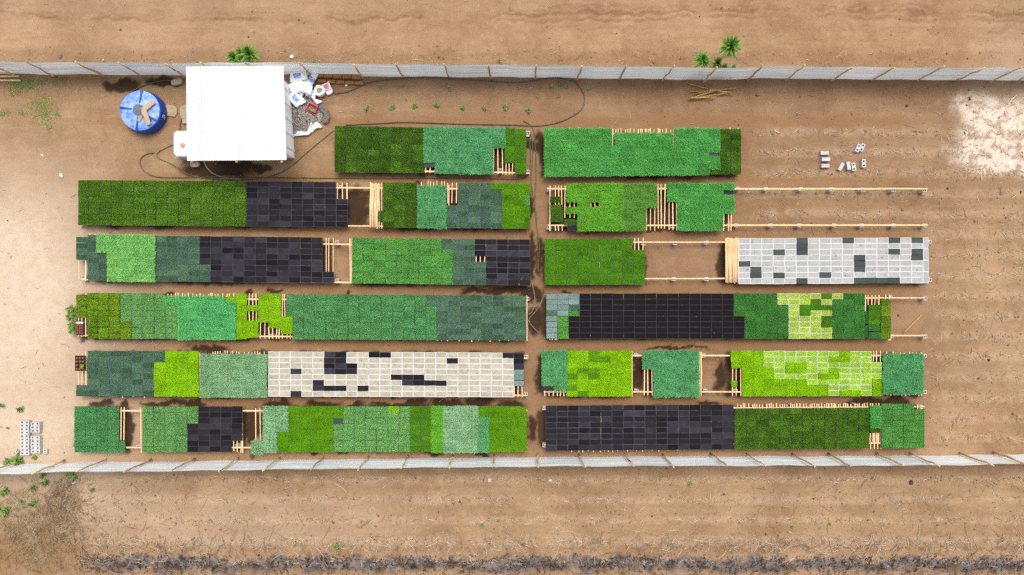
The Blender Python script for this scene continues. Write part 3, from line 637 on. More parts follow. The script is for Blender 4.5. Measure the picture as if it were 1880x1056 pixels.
bed('third left bed', (139, 431, 973, 440), (139, 515, 973, 524),
    [('S', 139, 160, .4, 4.4), ('S', 160, 179, 0, 8), ('S', 179, 199, 3, 8), ('A', 179, 199, 0, 3), ('A', 199, 285, 0, 8), ('S', 285, 366, 0, 8), ('S', 366, 386, 5, 8), ('B', 366, 386, 0, 5), ('B', 386, 592, 0, 8), ('B', 592, 613, 6, 8), ('F', 646, 811, 0, 8), ('F', 811, 831, 2, 8), ('S', 811, 831, 0, 2), ('S', 831, 871, 0, 8), ('S', 871, 892, 4, 8), ('B', 871, 892, 0, 3), ('B', 892, 973, 0, 8)],
    {}, slats=[(146, 470, 515), (158, 470, 516), (599, 437, 499), (604, 437, 499), (612, 437, 499), (643, 438, 520), (646, 438, 520), (874, 468, 482), (882, 468, 482), (890, 468, 482)], tips=[(164, 176, 0, 1.5, 10)],
    rails=[(147, 972, 443.5, 513.5)], blocks=[(619, 445), (619, 515), (153, 509)], auto=[(165, 590), (652, 868), (896, 970)])
bed('third right bed', (1000, 439, 1705, 436), (1000, 523.5, 1705, 520),
    [('l', 1000, 1162, 0, 8), ('l', 1162, 1184, 2, 8), ('w', 1356.5, 1695, 0, 8), ('w', 1695, 1705, 0, 8)],
    {(2, c, r): 'Q' for c, r in ((5, 0), (5, 1), (5, 2), (9, 0), (13, 0), (15, 0), (3, 2), (13, 2), (15, 2), (15, 3), (0, 4), (10, 3), (10, 4), (10, 5), (1, 5), (1, 6), (3, 6), (7, 6), (5, 7), (10, 7), (11, 7), (12, 7), (13, 7))},
    slats=[(1165, 437, 462), (1172, 437, 462), (1180.5, 437, 462)], rails=[(1004, 1706, 446, 513)], blocks=[(1181, 447), (1239, 446.5), (1297, 445.5), (1237, 512.5), (1297, 512.5), (1706, 444), (1706, 514)], auto=[(1004, 1160), (1360, 1700)])
bed('fourth left bed', (139, 538, 966, 542.5), (139, 621.7, 966, 625),
    [('O', 139, 160, .3, 4.3), ('O', 160, 221, 0, 8), ('O', 221, 242, 5, 8), ('q', 221, 242, 0, 5), ('q', 242, 304, 0, 8), ('q', 304, 326, 2, 8), ('N', 304, 326, .5, 2), ('N', 328, 433, .5, 8), ('L', 433, 453, 0, 8), ('L', 453, 474, 2, 3), ('L', 453, 474, 4.7, 7.7), ('L', 474, 494, 0, 5), ('L', 494, 516, 0, 6), ('L', 516, 537, 4, 7), ('g', 525, 537, 0, 4), ('g', 537, 782, 0, 8), ('g', 782, 802, 2, 8), ('S', 782, 802, 0, 2), ('S', 802, 966, 0, 8)],
    {(7, 4, 0): 'L'}, slats=[(145, 580, 618), (151, 580, 618), (158, 580, 618), (327, 558, 622), (458, 539, 562), (464.5, 539, 562), (470.5, 539, 562), (458, 570, 590), (465, 570, 592), (471, 570, 592), (519, 540, 582), (523, 540, 582), (478.5, 588, 622), (486.5, 588, 622), (494, 600, 622), (501, 600, 622), (508.5, 600, 622), (513, 600, 622), (519, 610, 622), (527.5, 610, 622), (533, 610, 622), (967.5, 543, 626)], tips=[(306, 430, 0, 0, 6.5), (790, 960, 1, 1.5, 14)],
    rails=[(147, 968, 548, 616)], blocks=[(499, 616.5), (968, 549)], auto=[(166, 300), (332, 430), (545, 960)])
bed('fourth right bed', (1003, 539, 1636, 539), (1003, 622, 1636, 622),
    [('T', 1003, 1044, 0, 8), ('T', 1044, 1064, 0, 4), ('b', 1044, 1064, 4, 8), ('b', 1064, 1347, 0, 8), ('b', 1347, 1367, 4, 8), ('f', 1347, 1367, 0, 4), ('f', 1367, 1448, 0, 8), ('V', 1428, 1528, 0, 8), ('V', 1528, 1548, 0, 1), ('f', 1528, 1548, 1, 8), ('f', 1548, 1588, 0, 8), ('f', 1588, 1593, 3, 8), ('f', 1594, 1616, 5.5, 8), ('l', 1594, 1616, 2, 5.5), ('O', 1617, 1636, 1, 8)],
    {**{(7, 0, r): None for r in range(2, 8)}, **{(6, 3, r): None for r in (0, 1)}, (7, 2, 2): 'l', (7, 2, 3): 'l', (7, 3, 1): 'l', (7, 3, 2): 'l', (7, 4, 0): 'l', (7, 4, 2): 'l', (7, 4, 4): 'l', (7, 4, 5): 'l', (0, 0, 3): 'S', (1, 0, 2): 'S', (1, 0, 3): 'F', (0, 1, 4): 'F', (0, 1, 5): 'F', (0, 1, 6): 'F', (0, 1, 7): 'F'},
    slats=[(1588.5, 542, 572), (1593, 542, 560), (1600, 542, 560), (1606, 542, 560), (1613, 542, 560), (1625, 541, 556), (1632, 541, 556), (1631, 616, 625), (1635, 616, 625)], tips=[(1008, 1024, 1, 1.5, 6)],
    rails=[(1006, 1697, 547.5, 616.5)], blocks=[(1634, 546), (1698, 548), (1636, 617), (1698, 618)], auto=[(1008, 1580)])
bed('fifth left bed', (139, 644, 966, 648), (139, 727.7, 966, 729.5),
    [('S', 139, 160, 6, 8), ('S', 160, 283, 0, 8), ('S', 283, 304, 0, 2), ('L', 283, 304, 2, 8), ('L', 304, 365, 0, 8), ('L', 365, 385, 7.2, 8.2), ('P', 370, 490, .5, 8), ('W', 492, 943, 0, 8), ('B', 943, 962, 0, 3), ('T', 943, 962, 3, 6)],
    {(7, c, r): 'B' for c, r in ((2, 3), (2, 7), (4, 5), (4, 6), (5, 0), (5, 1), (5, 2), (5, 3), (6, 0), (6, 1), (6, 2), (6, 3), (7, 2), (7, 3), (5, 6), (6, 6), (8, 6), (9, 0), (10, 0), (11, 4), (12, 4), (12, 5), (13, 4), (13, 5), (14, 5), (15, 5), (16, 1), (21, 0))},
    slats=[(145, 648, 708), (152, 648, 708), (158.5, 648, 708), (367.5, 648, 722), (944, 706, 729), (951, 706, 729), (958.5, 706, 729)], tips=[(386, 488, 0, 0, 6.5), (372, 488, 1, -1, 9), (196, 280, 1, 1.5, 14)],
    rails=[(144, 968, 654, 722)], blocks=[(966, 655.5), (965, 724)], auto=[(164, 362), (496, 940)])
bed('fifth right bed', (996, 644, 1694, 645), (996, 728, 1694, 727),
    [('M', 996, 1040, 0, 7), ('L', 1040, 1160, 0, 8), ('M', 1180, 1200, 0, 3.1), ('M', 1200, 1282, 0, 8), ('L', 1342, 1362, 0, 3), ('L', 1362, 1402, 0, 8), ('v', 1402, 1601, 0, 8), ('v', 1601, 1620, 2, 8), ('L', 1343, 1353, 5.3, 6.4), ('M', 1620, 1694, .5, 7.6)],
    {**{(6, c, r): 'L' for c, r in [(0, r) for r in range(3, 8)] + [(1, 5), (1, 6), (1, 7)] + [(2, r) for r in (2, 3, 5, 6, 7)] + [(3, r) for r in (2, 3, 5, 6, 7)] + [(4, 6), (4, 7)] + [(5, r) for r in (4, 6, 7)] + [(6, r) for r in (1, 3, 4)] + [(7, r) for r in (0, 1, 7)] + [(8, 7)]}, (7, 0, 5): 'L', (7, 0, 3): 'L', (7, 0, 4): 'L', (0, 0, 6): 'B',
     (1, 2, 0): 'k', (1, 2, 1): 'k', (1, 3, 1): 'k', (1, 1, 3): 'k', (1, 2, 3): 'k', (1, 0, 4): 'k', (1, 2, 4): 'k', (1, 0, 6): 'k', (1, 1, 7): 'k'},
    slats=[(1000, 716, 727), (1008, 716, 727), (1016, 716, 727), (1023, 716, 727), (1029, 716, 727), (1035, 716, 727), (1160.5, 645, 728), (1183, 674, 726), (1189, 674, 726), (1197, 674, 726), (1344.5, 674, 727), (1351, 674, 727), (1359.5, 674, 727), (1603, 644, 664), (1608.5, 644, 664), (1616, 644, 664)], tips=[(1622, 1692, 1, -1, 7), (1622, 1692, 0, -2, 9)],
    rails=[(998, 1697, 653, 719.5)], blocks=[(1168, 652), (1168, 718), (1292, 653), (1295, 718), (1350, 718), (1697, 653), (1697, 720)], auto=[(1044, 1156), (1204, 1280), (1366, 1596)])
bed('bottom left bed', (136, 746.6, 967, 746), (136, 830.6, 967, 829.6),
    [('g', 136, 219, 0, 8), ('g', 219, 230, 6, 8), ('q', 261, 344, 0, 8), ('q', 344, 364, 0, 3), ('B', 344, 364, 3, 8), ('B', 364, 425, 0, 8), ('B', 425, 445, 0, 6), ('P', 484, 509, 0, 8), ('P', 463, 484, 6, 8.2), ('P', 509, 529, 0, 4.2), ('k', 509, 529, 4.2, 8), ('k', 529, 612, 0, 8), ('k', 612, 630, 0, 2), ('q', 612, 630, 2, 8), ('q', 630, 753, 0, 8), ('l', 753, 793, 0, 8), ('Y', 793, 815, 0, 8), ('P', 815, 877, 0, 8), ('M', 877, 897, 2, 8), ('k', 877, 897, 0, 2), ('k', 897, 957, 0, 8), ('k', 957, 967, 0, 8)],
    {(13, 0, 0): 'Q', (14, 4, 0): 'L', (13, 0, 0): 'Q', },
    slats=[(223, 748, 808), (228.5, 748, 808), (259.5, 748, 831), (429.5, 808, 828), (436, 808, 829), (443, 808, 831), (445.5, 748, 831), (470, 749, 810), (478, 749, 810)],
    rails=[(139, 968, 754.5, 822)], blocks=[(254, 820), (437, 818)], auto=[(140, 216), (264, 424), (490, 960)])
bed('bottom right bed', (1002, 745, 1698, 741), (1002, 828, 1698, 823),
    [('B', 1002, 1347, 0, 8), ('D', 1348, 1596, .7, 8), ('E', 1597, 1616, .4, 4.2), ('D', 1597, 1616, 4.2, 5.2), ('F', 1618, 1678, 0, 8), ('F', 1678, 1698, 1, 8)],
    {}, slats=[(1598, 794, 824), (1604.5, 794, 824), (1611, 794, 824), (1616.5, 745, 824), (1684, 743, 755), (1690, 743, 755)], tips=[(1350, 1614, 0, 1, 5), (1040, 1260, 1, 1.5, 12)],
    rails=[(999, 1697, 751, 817)], blocks=[(1000, 750), (1000, 818), (1690, 747), (1412, 746), (1455, 746), (1525, 745), (1572, 745)], auto=[(1006, 1344), (1620, 1690)])

NUMW = 'one two three four five six seven eight nine ten eleven twelve thirteen fourteen fifteen sixteen seventeen eighteen nineteen twenty'.split()
def word(n):
    if n <= 20: return NUMW[n - 1]
    t = ('twenty', 'thirty', 'forty')[n // 10 - 2]; return t if n % 10 == 0 else t + ' ' + NUMW[n % 10 - 1] if False else t + ('' if n % 10 == 0 else '-' + NUMW[n % 10 - 1])
ORD = 'first second third fourth fifth sixth seventh eighth ninth tenth eleventh twelfth thirteenth fourteenth fifteenth sixteenth seventeenth'.split()

def yline(ln, x): return ln[1] + (ln[3] - ln[1]) * (x - ln[0]) / (ln[2] - ln[0])

def cells(bd):
    """All trays of a bed: (kind, centre px, centre py, width px, height px, turned)."""
    out = []
    for ri, (ch, x0, x1, r0, r1) in enumerate(bd['runs']):
        w = x1 - x0; turned = w < 15
        nc = max(1, round(w / 20.6)); nr = max(1, round(r1 - r0)) if not turned else max(1, round((r1 - r0) / 2))
        for c in range(nc):
            for r in range(nr):
                k = bd['over'].get((ri, c, r), ch)
                if k is None: continue
                a, b = x0 + w * c / nc, x0 + w * (c + 1) / nc; xc = (a + b) / 2
                yt, yb = yline(bd['top'], xc), yline(bd['bot'], xc); p = (yb - yt) / 8
                ya = yt + p * (r0 + (r1 - r0) * r / nr); yc = yt + p * (r0 + (r1 - r0) * (r + 1) / nr)
                out.append((k, xc, (ya + yc) / 2, b - a, yc - ya, turned))
    return out

TRAYM, PLANTM, PLANTV = {}, {}, {}
def tray_of(ch):
    key = K_[ch][3]
    if key not in TRAYM: TRAYM[key] = traymesh('tray', M[key[0]], M[key[1]], key[2])
    return TRAYM[key]
def plant_of(ch):
    key = (K_[ch][4], K_[ch][5])
    if key not in PLANTM:
        raw = [grow(key[0]) for _ in range(4)]
        PLANTV[key] = raw; PLANTM[key] = [npmesh('seedlings', v, f, M[key[1]]) for v, f in raw]
    return PLANTM[key]

ALL = []
for bi, bd in enumerate(BEDS):
    cs = cells(bd); x0 = min(c[1] - c[3] / 2 for c in cs)
    for c in cs:
        col = int(round((c[1] - x0) / 20.6 + .5)); yt, yb = yline(bd['top'], c[1]), yline(bd['bot'], c[1])
        row = max(1, min(8, int(round((c[2] - yt) / ((yb - yt) / 8) + .5))))
        ALL.append((bi, c, max(1, col), row))
COUNT = {}
for a in ALL: COUNT[K_[a[1][0]][0]] = COUNT.get(K_[a[1][0]][0], 0) + 1
print('TRAYS', COUNT, sum(COUNT.values()))
# past 300 of a kind the surplus (the farthest from the camera, so the smallest) goes into one stuff object
MASS = {}; seenl = set(); KEEP = set()
for nm in COUNT:
    idx = [i for i, a in enumerate(ALL) if K_[a[1][0]][0] == nm]
    idx.sort(key=lambda i: (ALL[i][1][1] - 940) ** 2 + (ALL[i][1][2] - 528) ** 2); KEEP |= set(idx[:300])
DONE = {}
for i, (bi, (ch, xc, yc, wp, hp, turned), col, row) in enumerate(ALL):
    name, adj, cat, tk, style, leaf, group = K_[ch]
    p = W(xc, yc, ZT); p.z = .528 + R.uniform(-.004, .006)
    p.x += R.gauss(0, .006); p.y += R.gauss(0, .005)
    k = S * (H - ZT) / H; sx, sy = (wp * k / TL, hp * k / TW) if not turned else (hp * k / TL, wp * k / TW)
    rz = R.gauss(0, .010) + (math.pi / 2 if turned else 0) + (math.pi if R.random() < .5 else 0)
    slope = -(BEDS[bi]['top'][3] - BEDS[bi]['top'][1]) / (BEDS[bi]['top'][2] - BEDS[bi]['top'][0]); rz += slope
    sc_ = (min(1.12, sx * .995), min(1.1, sy * .99), 1)
    pm = plant_of(ch) if style else None; vi = R.randrange(4); tn = R.random()
    if i not in KEEP:
        MASS.setdefault(name, []).append((ch, Matrix.LocRotScale(p, Matrix.Rotation(rz, 3, 'Z'), Vector(sc_)), vi, tn)); continue
    if ch not in DONE:
        o = link(name, tray_of(ch)); q = link('seedlings', pm[vi], o) if style else None; DONE[ch] = (o, q)
    else:
        o0, q0 = DONE[ch]; o = o0.copy(); COL.objects.link(o)
        if q0: q = q0.copy(); q.data = pm[vi]; COL.objects.link(q); q.parent = o
    o.location = p; o.rotation_euler = (R.gauss(0, .006), R.gauss(0, .006), rz); o.scale = sc_; o['tone'] = tn
    if style: q['tone'] = tn; q.scale = (R.uniform(.985, 1.03), R.uniform(.98, 1.05), R.uniform(.8, 1.3))
    lab = f"{adj} in {BEDS[bi]['phrase']}, column {word(col)} from its left, {ORD[row - 1]} down"
    if lab in seenl: lab = lab.replace(', column', ', narrow, column').replace(' from its left', '')
    if lab in seenl: lab = lab.replace(', narrower', ', gap edge')
    seenl.add(lab); tag(o, lab, cat, group)

for name, items in MASS.items():
    V, F, Mi, mats, off, T = [], [], [], [], 0, []
    for ch, mx, vi, tn in items:
        A = np.array(mx)
        me = tray_of(ch); tv = np.array([v.co[:] for v in me.vertices]); tf = [tuple(q.vertices) for q in me.polygons]; tm = [q.material_index for q in me.polygons]
        ms = [me.materials[0], me.materials[1]]
        for m_ in ms:
            if m_ not in mats: mats.append(m_)
        V.append(tv @ A[:3, :3].T + A[:3, 3]); F += [tuple(j + off for j in f) for f in tf]; Mi += [mats.index(ms[j]) for j in tm]; off += len(tv)
        if K_[ch][4]:
            plant_of(ch); v, f = PLANTV[(K_[ch][4], K_[ch][5])][vi]; lm = M[K_[ch][5]]
            if lm not in mats: mats.append(lm)
            V.append(v @ A[:3, :3].T + A[:3, 3]); F += [tuple(int(j) + off for j in t) for t in f]; Mi += [mats.index(lm)] * len(f); off += len(v)
        T += [tn] * (len(F) - len(T))
    me = bpy.data.meshes.new(name + 's'); me.from_pydata(np.concatenate(V).tolist(), [], F)
    for m_ in mats: me.materials.append(m_)
    me.polygons.foreach_set('material_index', Mi); me.attributes.new('tone', 'FLOAT', 'FACE').data.foreach_set('value', T); me.update()
    o = link('further_' + name + 's', me)
    tag(o, 'further %s at the outer ends of the beds' % K_[items[0][0]][6], K_[items[0][0]][2], K_[items[0][0]][6], 'stuff')

# ------------------------------------------------------------------ benches, rails, slats, support blocks
def pole(a, b, r, n=6, wob=.01, seg=4, taper=.9):
    a, b = Vector(a), Vector(b); m = MB(); pts = []; rs = []
    for i in range(seg + 1):
        t = i / seg; p = a.lerp(b, t)
        if 0 < i < seg: p = p + Vector((R.uniform(-wob, wob), R.uniform(-wob, wob), R.uniform(-wob, wob) * .5))
        pts.append(p); rs.append(r * (1 - (1 - taper) * t))
    m.tube(pts, rs, n); return m

bm_ = MB(); bm_.gridx([-.10, -.072, -.014, .014, .072, .10], [-.085, -.055, .055, .085], {(1, 1), (3, 1)}, -.2, .2)
BLK = bm_.mesh('concrete_block', M['concrete'])          # 0.2 x 0.17 x 0.4 along z: hollows run along z
def block(loc, rot, label, group):
    o = link('concrete_block', BLK, None, loc, rot); return tag(o, label, 'concrete block', group)

for bi, bd in enumerate(BEDS):
    ph = bd['phrase']; x0 = min(r[1] for r in bd['runs'])
    root = empty('seedling_bench', W(x0, yline(bd['bot'], x0), 0))
    cap = ph.replace(' bed', '')
    tag(root, f'long low pole bench with thin wooden slats carrying the {cap} bed of trays', 'bench', 'pole benches under the seedling trays')
    L0 = root.location
    for (a, b, y0, y1) in bd['rails']:
        sl = (bd['top'][3] - bd['top'][1]) / (bd['top'][2] - bd['top'][0])
        for y in (y0, y1):
            dy = 0 if (bi == 3 or bi == 7 or bi == 9) else sl * (b - a)
            m = MB(); seg = max(3, int((b - a) / 60)); pts = []
            for i in range(seg + 1):
                t = i / seg; pts.append(W(a + (b - a) * t, y + dy * t + R.uniform(-.35, .35), .42) - L0)
            m.tube(pts, .042, 8); m.build('rail', M['wood'], root, smooth=True)
    sl_ = list(bd['slats'])
    for (a, b) in bd['auto']:
        x = a
        while x < b:
            sl_.append((x, yline(bd['top'], x) + 4, yline(bd['bot'], x) - 4)); x += 30 + R.uniform(-5, 5)
    for (a, b, side, amt, pitch) in bd['tips']:
        x = a + R.uniform(0, pitch)
        while x < b:
            yt, yb = yline(bd['top'], x), yline(bd['bot'], x); q = amt + R.uniform(-1.2, 1.6)
            sl_.append((x, yt - q if side == 0 else yt + 12, yb + q if side == 1 else yb - 12)); x += pitch * R.uniform(.5, 1.5)
    for (x, y0, y1) in sl_[:100]:
        j = R.uniform(-.5, .5)
        m = MB(); a, b = W(x + j, y0, .45) - L0, W(x - j + R.uniform(-.4, .4), y1, .45) - L0
        w = R.uniform(.017, .024)
        d = (b - a); c = (a + b) / 2; ang = math.atan2(d.y, d.x)
        m.box((0, 0, 0), (d.length, w * 2, .026), 0, Matrix.Translation(c + Vector((0, 0, .024))) @ Matrix.Rotation(ang, 4, 'Z'))
        m.build('slat', M['wood'], root)
    for k, (x, y) in enumerate(bd['blocks']):
        p = W(x, y, .36); p.z = .186
        mid = (yline(bd['top'], x) + yline(bd['bot'], x)) / 2
        block(p, (0, 0, R.uniform(-.12, .12) + 0), f"pale concrete block upright under {'upper' if y < mid else 'lower'} rail of {ph}, number {word(k + 1)} along", 'concrete blocks under the bench rails')

# ------------------------------------------------------------------ plank bundles and loose poles
def long_pole(px0, py0, px1, py1, z, r, label, cat='pole', group=None, mat='wood', name='wooden_pole', z1=None):
    a, b = W(px0, py0, z), W(px1, py1, z if z1 is None else z1); c = (a + b) / 2
    m = pole(a - c, b - c, r, 7, .012)
    return tag(m.build(name, M[mat], None, c, smooth=True), label, cat, group)
for i in range(6):
    x = 680.3 + i * 3.15
    long_pole(x + R.uniform(-.4, .4), 336.5 + R.uniform(-1.5, 2), x + R.uniform(-.4, .4), 419 + R.uniform(-2, 1.5), .50, .042, f'pale wooden pole across the second left bed, {ORD[i]} of the bundle from its left', 'pole', 'poles bundled on the second left bed')
for i in range(8):
    x = 1333 + i * 3.1
    long_pole(x, 437 + R.uniform(-1.5, 1.5), x + R.uniform(-.3, .3), 519.5 + R.uniform(-1.5, 1.5), .50, .042, f'pale wooden pole beside white foam trays, {ORD[i]} of the bundle from its left', 'pole', 'poles bundled beside the white trays')
for i, x in enumerate((1284, 1287.5)):
    long_pole(x, 646, x - .4, 729 - i * 2, .50, .04, f'pale wooden pole against mint leafy trays of fifth right bed, {("inner", "outer")[i]} of two', 'pole', 'poles against the mint trays')
long_pole(1658, 612, 1692, 578, .06, .03, 'loose pale pole lying slanted on soil beside the fourth right bed', 'pole', mat='bamboo')
STK = [((1264, 154), (1318, 168)), ((1267, 168.5), (1352, 163)), ((1275, 172.5), (1352, 161)), ((1265, 181.5), (1320, 165)), ((1265, 181), (1344, 170)), ((1268, 180.5), (1315, 178.5)), ((1318, 167), (1344, 170.5)), ((1300, 167), (1330, 165))]
for i, (a, b) in enumerate(STK):
    long_pole(*a, *b, .05 + .035 * i, .030, f'tan wooden stick in the crossed heap below the top fence, {ORD[i]} counting upwards', 'stick', 'sticks heaped below the top fence', 'bamboo', 'wooden_stick')
for i, (x0, y0, x1, y1) in enumerate(((-20, 134, 32, 135), (-20, 140.5, 35, 140), (-25, 148, 38, 148))):
    long_pole(x0, y0, x1, y1, .08, .055, f'brown pole lying at the foot of the top fence corner, {ORD[i]} from the fence', 'pole', 'poles at the fence corner')
long_pole(94, 140, 186, 142.5, .05, .03, 'thin pale pole lying along the top fence foot, the longer one', 'pole', 'thin poles along the fence', 'bamboo')
long_pole(118, 139, 174, 140, .10, .028, 'thin pale pole lying along the top fence foot, the shorter one', 'pole', 'thin poles along the fence', 'bamboo')
long_pole(1850, 191, 1866, 174, .05, .03, 'pale pole lying on the white lime patch', 'pole', mat='wood')
long_pole(1502 - 80, 239, 1502 - 72, 245, .05, .02, 'short pale stick on bare soil above the loose blocks', 'stick', mat='wood')

# ------------------------------------------------------------------ loose and stacked blocks
LB = [(1514, 281, 0, 0), (1516.5, 292.5, 0, 0), (1515.5, 304.5, 0, 0), (1544.5, 306, 1.05, 0), (1558, 304.5, 1.75, 0), (1567.5, 306.5, 1.75, 1), (1586, 300, 1.6, 1), (1575.5, 272, 1.15, 1), (1583, 271, 1.15, 1)]
LN = ['top one of three lying in a column', 'middle one of three lying in a column', 'bottom one of three lying in a column', 'tilted left one of the cluster of three', 'middle one of the cluster of three', 'narrow one with two holes in the cluster', 'single one with two holes, standing alone', 'left one of the leaning pair', 'right one of the leaning pair']
for (x, y, a, holes), d in zip(LB, LN):
    p = W(x, y, .18)
    if holes: p.z = .2 - .1; rot = Matrix.Rotation(a, 4, 'Z') @ Matrix.Rotation(0, 4, 'X')
    # lying: long side along local x
    o = block((p.x, p.y, .095 if not holes else .09), (0, 0, 0), 'grey concrete block on bare soil, ' + d, 'loose concrete blocks on the soil')
    o.rotation_euler = (Matrix.Rotation(a, 4, 'Z') @ Matrix.Rotation(math.pi / 2, 4, 'Y')).to_euler() if not holes else (0, 0, a)
hb = MB(); hb.gridx([-.2, -.145, -.06, .06, .145, .2], [-.095, -.045, .045, .095], {(1, 1), (3, 1)}, -.1, .1)
HB = hb.mesh('concrete_block_holes_up', M['concrete'])
for o in [o for o in COL.objects if o.name.startswith('concrete_block') and o.get('group') == 'loose concrete blocks on the soil']:
    if 'hole' in o['label'] or 'pair' in o['label']: o.data = HB
for c in range(2):
    for r in range(10 - c):
        x = 45 + c * 19.5; y = 775.5 + r * 6.35 + (0 if c == 0 else 3)
        if c == 1 and r == 3: continue
        o = link('concrete_block', HB, None, W(x + R.uniform(-.4, .4), y, .2), (0, 0, R.uniform(-.04, .04))); o.location.z = .1
        o.scale = (1.12, .86, 1)
        tag(o, f"whitish hollow block in the stack by the bottom fence, {('left', 'right')[c]} column, {ORD[r]} down", 'concrete block', 'hollow blocks stacked near the bottom fence')
for i, (x, y) in enumerate(((30, 830), (84, 829))):
    tag(link('broken_block', hb.mesh('broken_block', M['concrete']), None, W(x, y, .08) , (.2, .1, .7 + i)), f"broken pale block chunk beside the block stack, {('left', 'right')[i]} of it", 'concrete block')
    COL.objects[-1].scale = (.55, .9, .7)

# ------------------------------------------------------------------ fences
def fence(name, label, base, posts, hgt, post_h, inward):
    root = empty(name, W(base[0][0], base[0][1], 0)); tag(root, label, 'fence'); L0 = root.location
    bx = [b[0] for b in base]; by = [b[1] for b in base]
    yb = lambda x: float(np.interp(x, bx, by))
    cut = [base[0][0]] + [p for p in posts if base[0][0] < p < base[-1][0]] + [base[-1][0]]
    for a, b in zip(cut, cut[1:]):
        n = max(3, int((b - a) / 8)); m = MB(); nz = 25; vs = []; h = hgt * R.uniform(.985, 1.015)
        for j in range(nz):
            z = h * j / (nz - 1)
            for i in range(n + 1):
                x = a + (b - a) * i / n; p = W(x, yb(x), 0) - L0
                t = i / n
                vs.append((p.x, p.y + .007 * math.sin(z * 2 * math.pi / .34) + .02 * math.sin(t * math.pi) * math.sin(x * .05) , z))
        I = lambda i, j: j * (n + 1) + i
        fs = [(I(i, j), I(i + 1, j), I(i + 1, j + 1), I(i, j + 1)) for j in range(nz - 1) for i in range(n)]
        m.add(vs, fs); o = m.build('fence_panel', M['fence'], root, smooth=True)
        
    for p in posts:
        b = W(p, yb(p), 0); b.y += inward * .13; b -= L0
        t = b + Vector((R.uniform(-.08, .08), R.uniform(-.05, .05), post_h * R.uniform(.95, 1.04)))
        pole((b.x, b.y, -.1), t, (.046 if inward < 0 else .05) * R.uniform(.85, 1.15), 8, .035, 5, .85).build('fence_post', M['post'], root, smooth=True)
fence('sheet_metal_fence', 'grey ribbed sheet fence on wooden posts running above the shed along the top field',
      [(-70, 133), (0, 134), (110, 137), (200, 136.5), (340, 138), (560, 137), (660, 140), (820, 141), (940, 141.5), (1060, 143.5), (1215, 145), (1290, 147), (1380, 144), (1460, 144), (1600, 146), (1880, 147), (1960, 147)],
      [-40, 31, 104, 193, 264, 343, 410, 482, 574, 667, 742, 824, 901, 982, 1058, 1137, 1215, 1291, 1371, 1441, 1525, 1596, 1677, 1748, 1813, 1859, 1930], 1.82, 2.3, -1)
fence('sheet_metal_fence', 'pale ribbed sheet fence on slanting posts running below the bottom beds',
      [(-70, 854), (0, 853), (90, 851), (195, 848), (300, 848), (400, 846), (520, 844.5), (700, 842), (830, 840.5), (940, 839.5), (1200, 838), (1500, 837.5), (1700, 836.5), (1880, 834), (1960, 833)],
      [-30, 35, 118, 195, 278, 358, 438, 514, 594, 677, 750, 831, 907, 987, 1063, 1147, 1217, 1304, 1370, 1454, 1521, 1609, 1670, 1761, 1823, 1900], 1.85, 2.45, 1)

# ------------------------------------------------------------------ shed
def shed():
    zr = 2.55; root = empty('storage_shed', W(440, 220, 0)); L0 = root.location
    tag(root, 'white storage shed with a corrugated white roof beside the blue water tank', 'shed')
    q = [W(342, 122.5, zr + .12) - L0, W(520.5, 121.5, zr + .12) - L0, W(526, 294, zr) - L0, W(344, 295.5, zr) - L0]
    nx, ny = 45 * 8, 6; m = MB(); vs = []; fs = []
    for j in range(ny + 1):
        for i in range(nx + 1):
            u, v = i / nx, j / ny
            p = (q[0] * (1 - u) + q[1] * u) * (1 - v) + (q[3] * (1 - u) + q[2] * u) * v
            sheet = int(u * 6); zz = 0.028 * math.sin(u * 45 * 2 * math.pi) + .02 * (sheet % 2)
            vs.append((p.x, p.y, p.z + zz))
    I = lambda i, j: j * (nx + 1) + i
    fs = [(I(i, j), I(i, j + 1), I(i + 1, j + 1), I(i + 1, j)) for j in range(ny) for i in range(nx)]
    m.add(vs, fs); o = m.build('roof', M['roof'], root); s_ = o.modifiers.new('thickness', 'SOLIDIFY'); s_.thickness = .012; s_.offset = 1
    c = [W(396, 162) - L0, W(535, 160) - L0, W(541, 291) - L0, W(398, 289) - L0]
    for a, b, h in ((0, 1, 2.5), (1, 2, 2.46), (2, 3, 2.42), (3, 0, 2.46)):
        d = c[b] - c[a]; n = Vector((d.y, -d.x, 0)).normalized() * .06; ins = d.normalized() * (.07 if a % 2 else 0)
        m = MB(); A, B = c[a] + ins, c[b] - ins
        k = 12; 
        m.add([tuple(A), tuple(B), tuple(B - n * -1), tuple(A - n * -1)] + [(p[0], p[1], h) for p in (A, B, B + n, A + n)], [(3, 2, 1, 0), (4, 5, 6, 7), (0, 1, 5, 4), (1, 2, 6, 5), (2, 3, 7, 6), (3, 0, 4, 7)])
        wl = m.build('wall', M['wall'], root)
        if a == 1: east = wl
    for x in (351.5, 434, 517):
        a, b = W(x, 298.3, zr - .12) - L0, W(x, 130, zr - .02) - L0; mid = (a + b) / 2
        m = MB(); m.box((0, 0, 0), ((.09), (b - a).length, .1)); m.build('roof_beam', M['wood'], root, mid, (math.atan2((b - a).z, (b - a).y) * 1.0, 0, 0))
    for k in range(5):
        t = (k + .5) / 5; p = c[1].lerp(c[2], t) + Vector((.03, 0, 1.2)); m = MB(); m.box((0, 0, 0), (.05, .05, 2.2)); m.build('wall_batten', M['wall'], east, p)
shed()

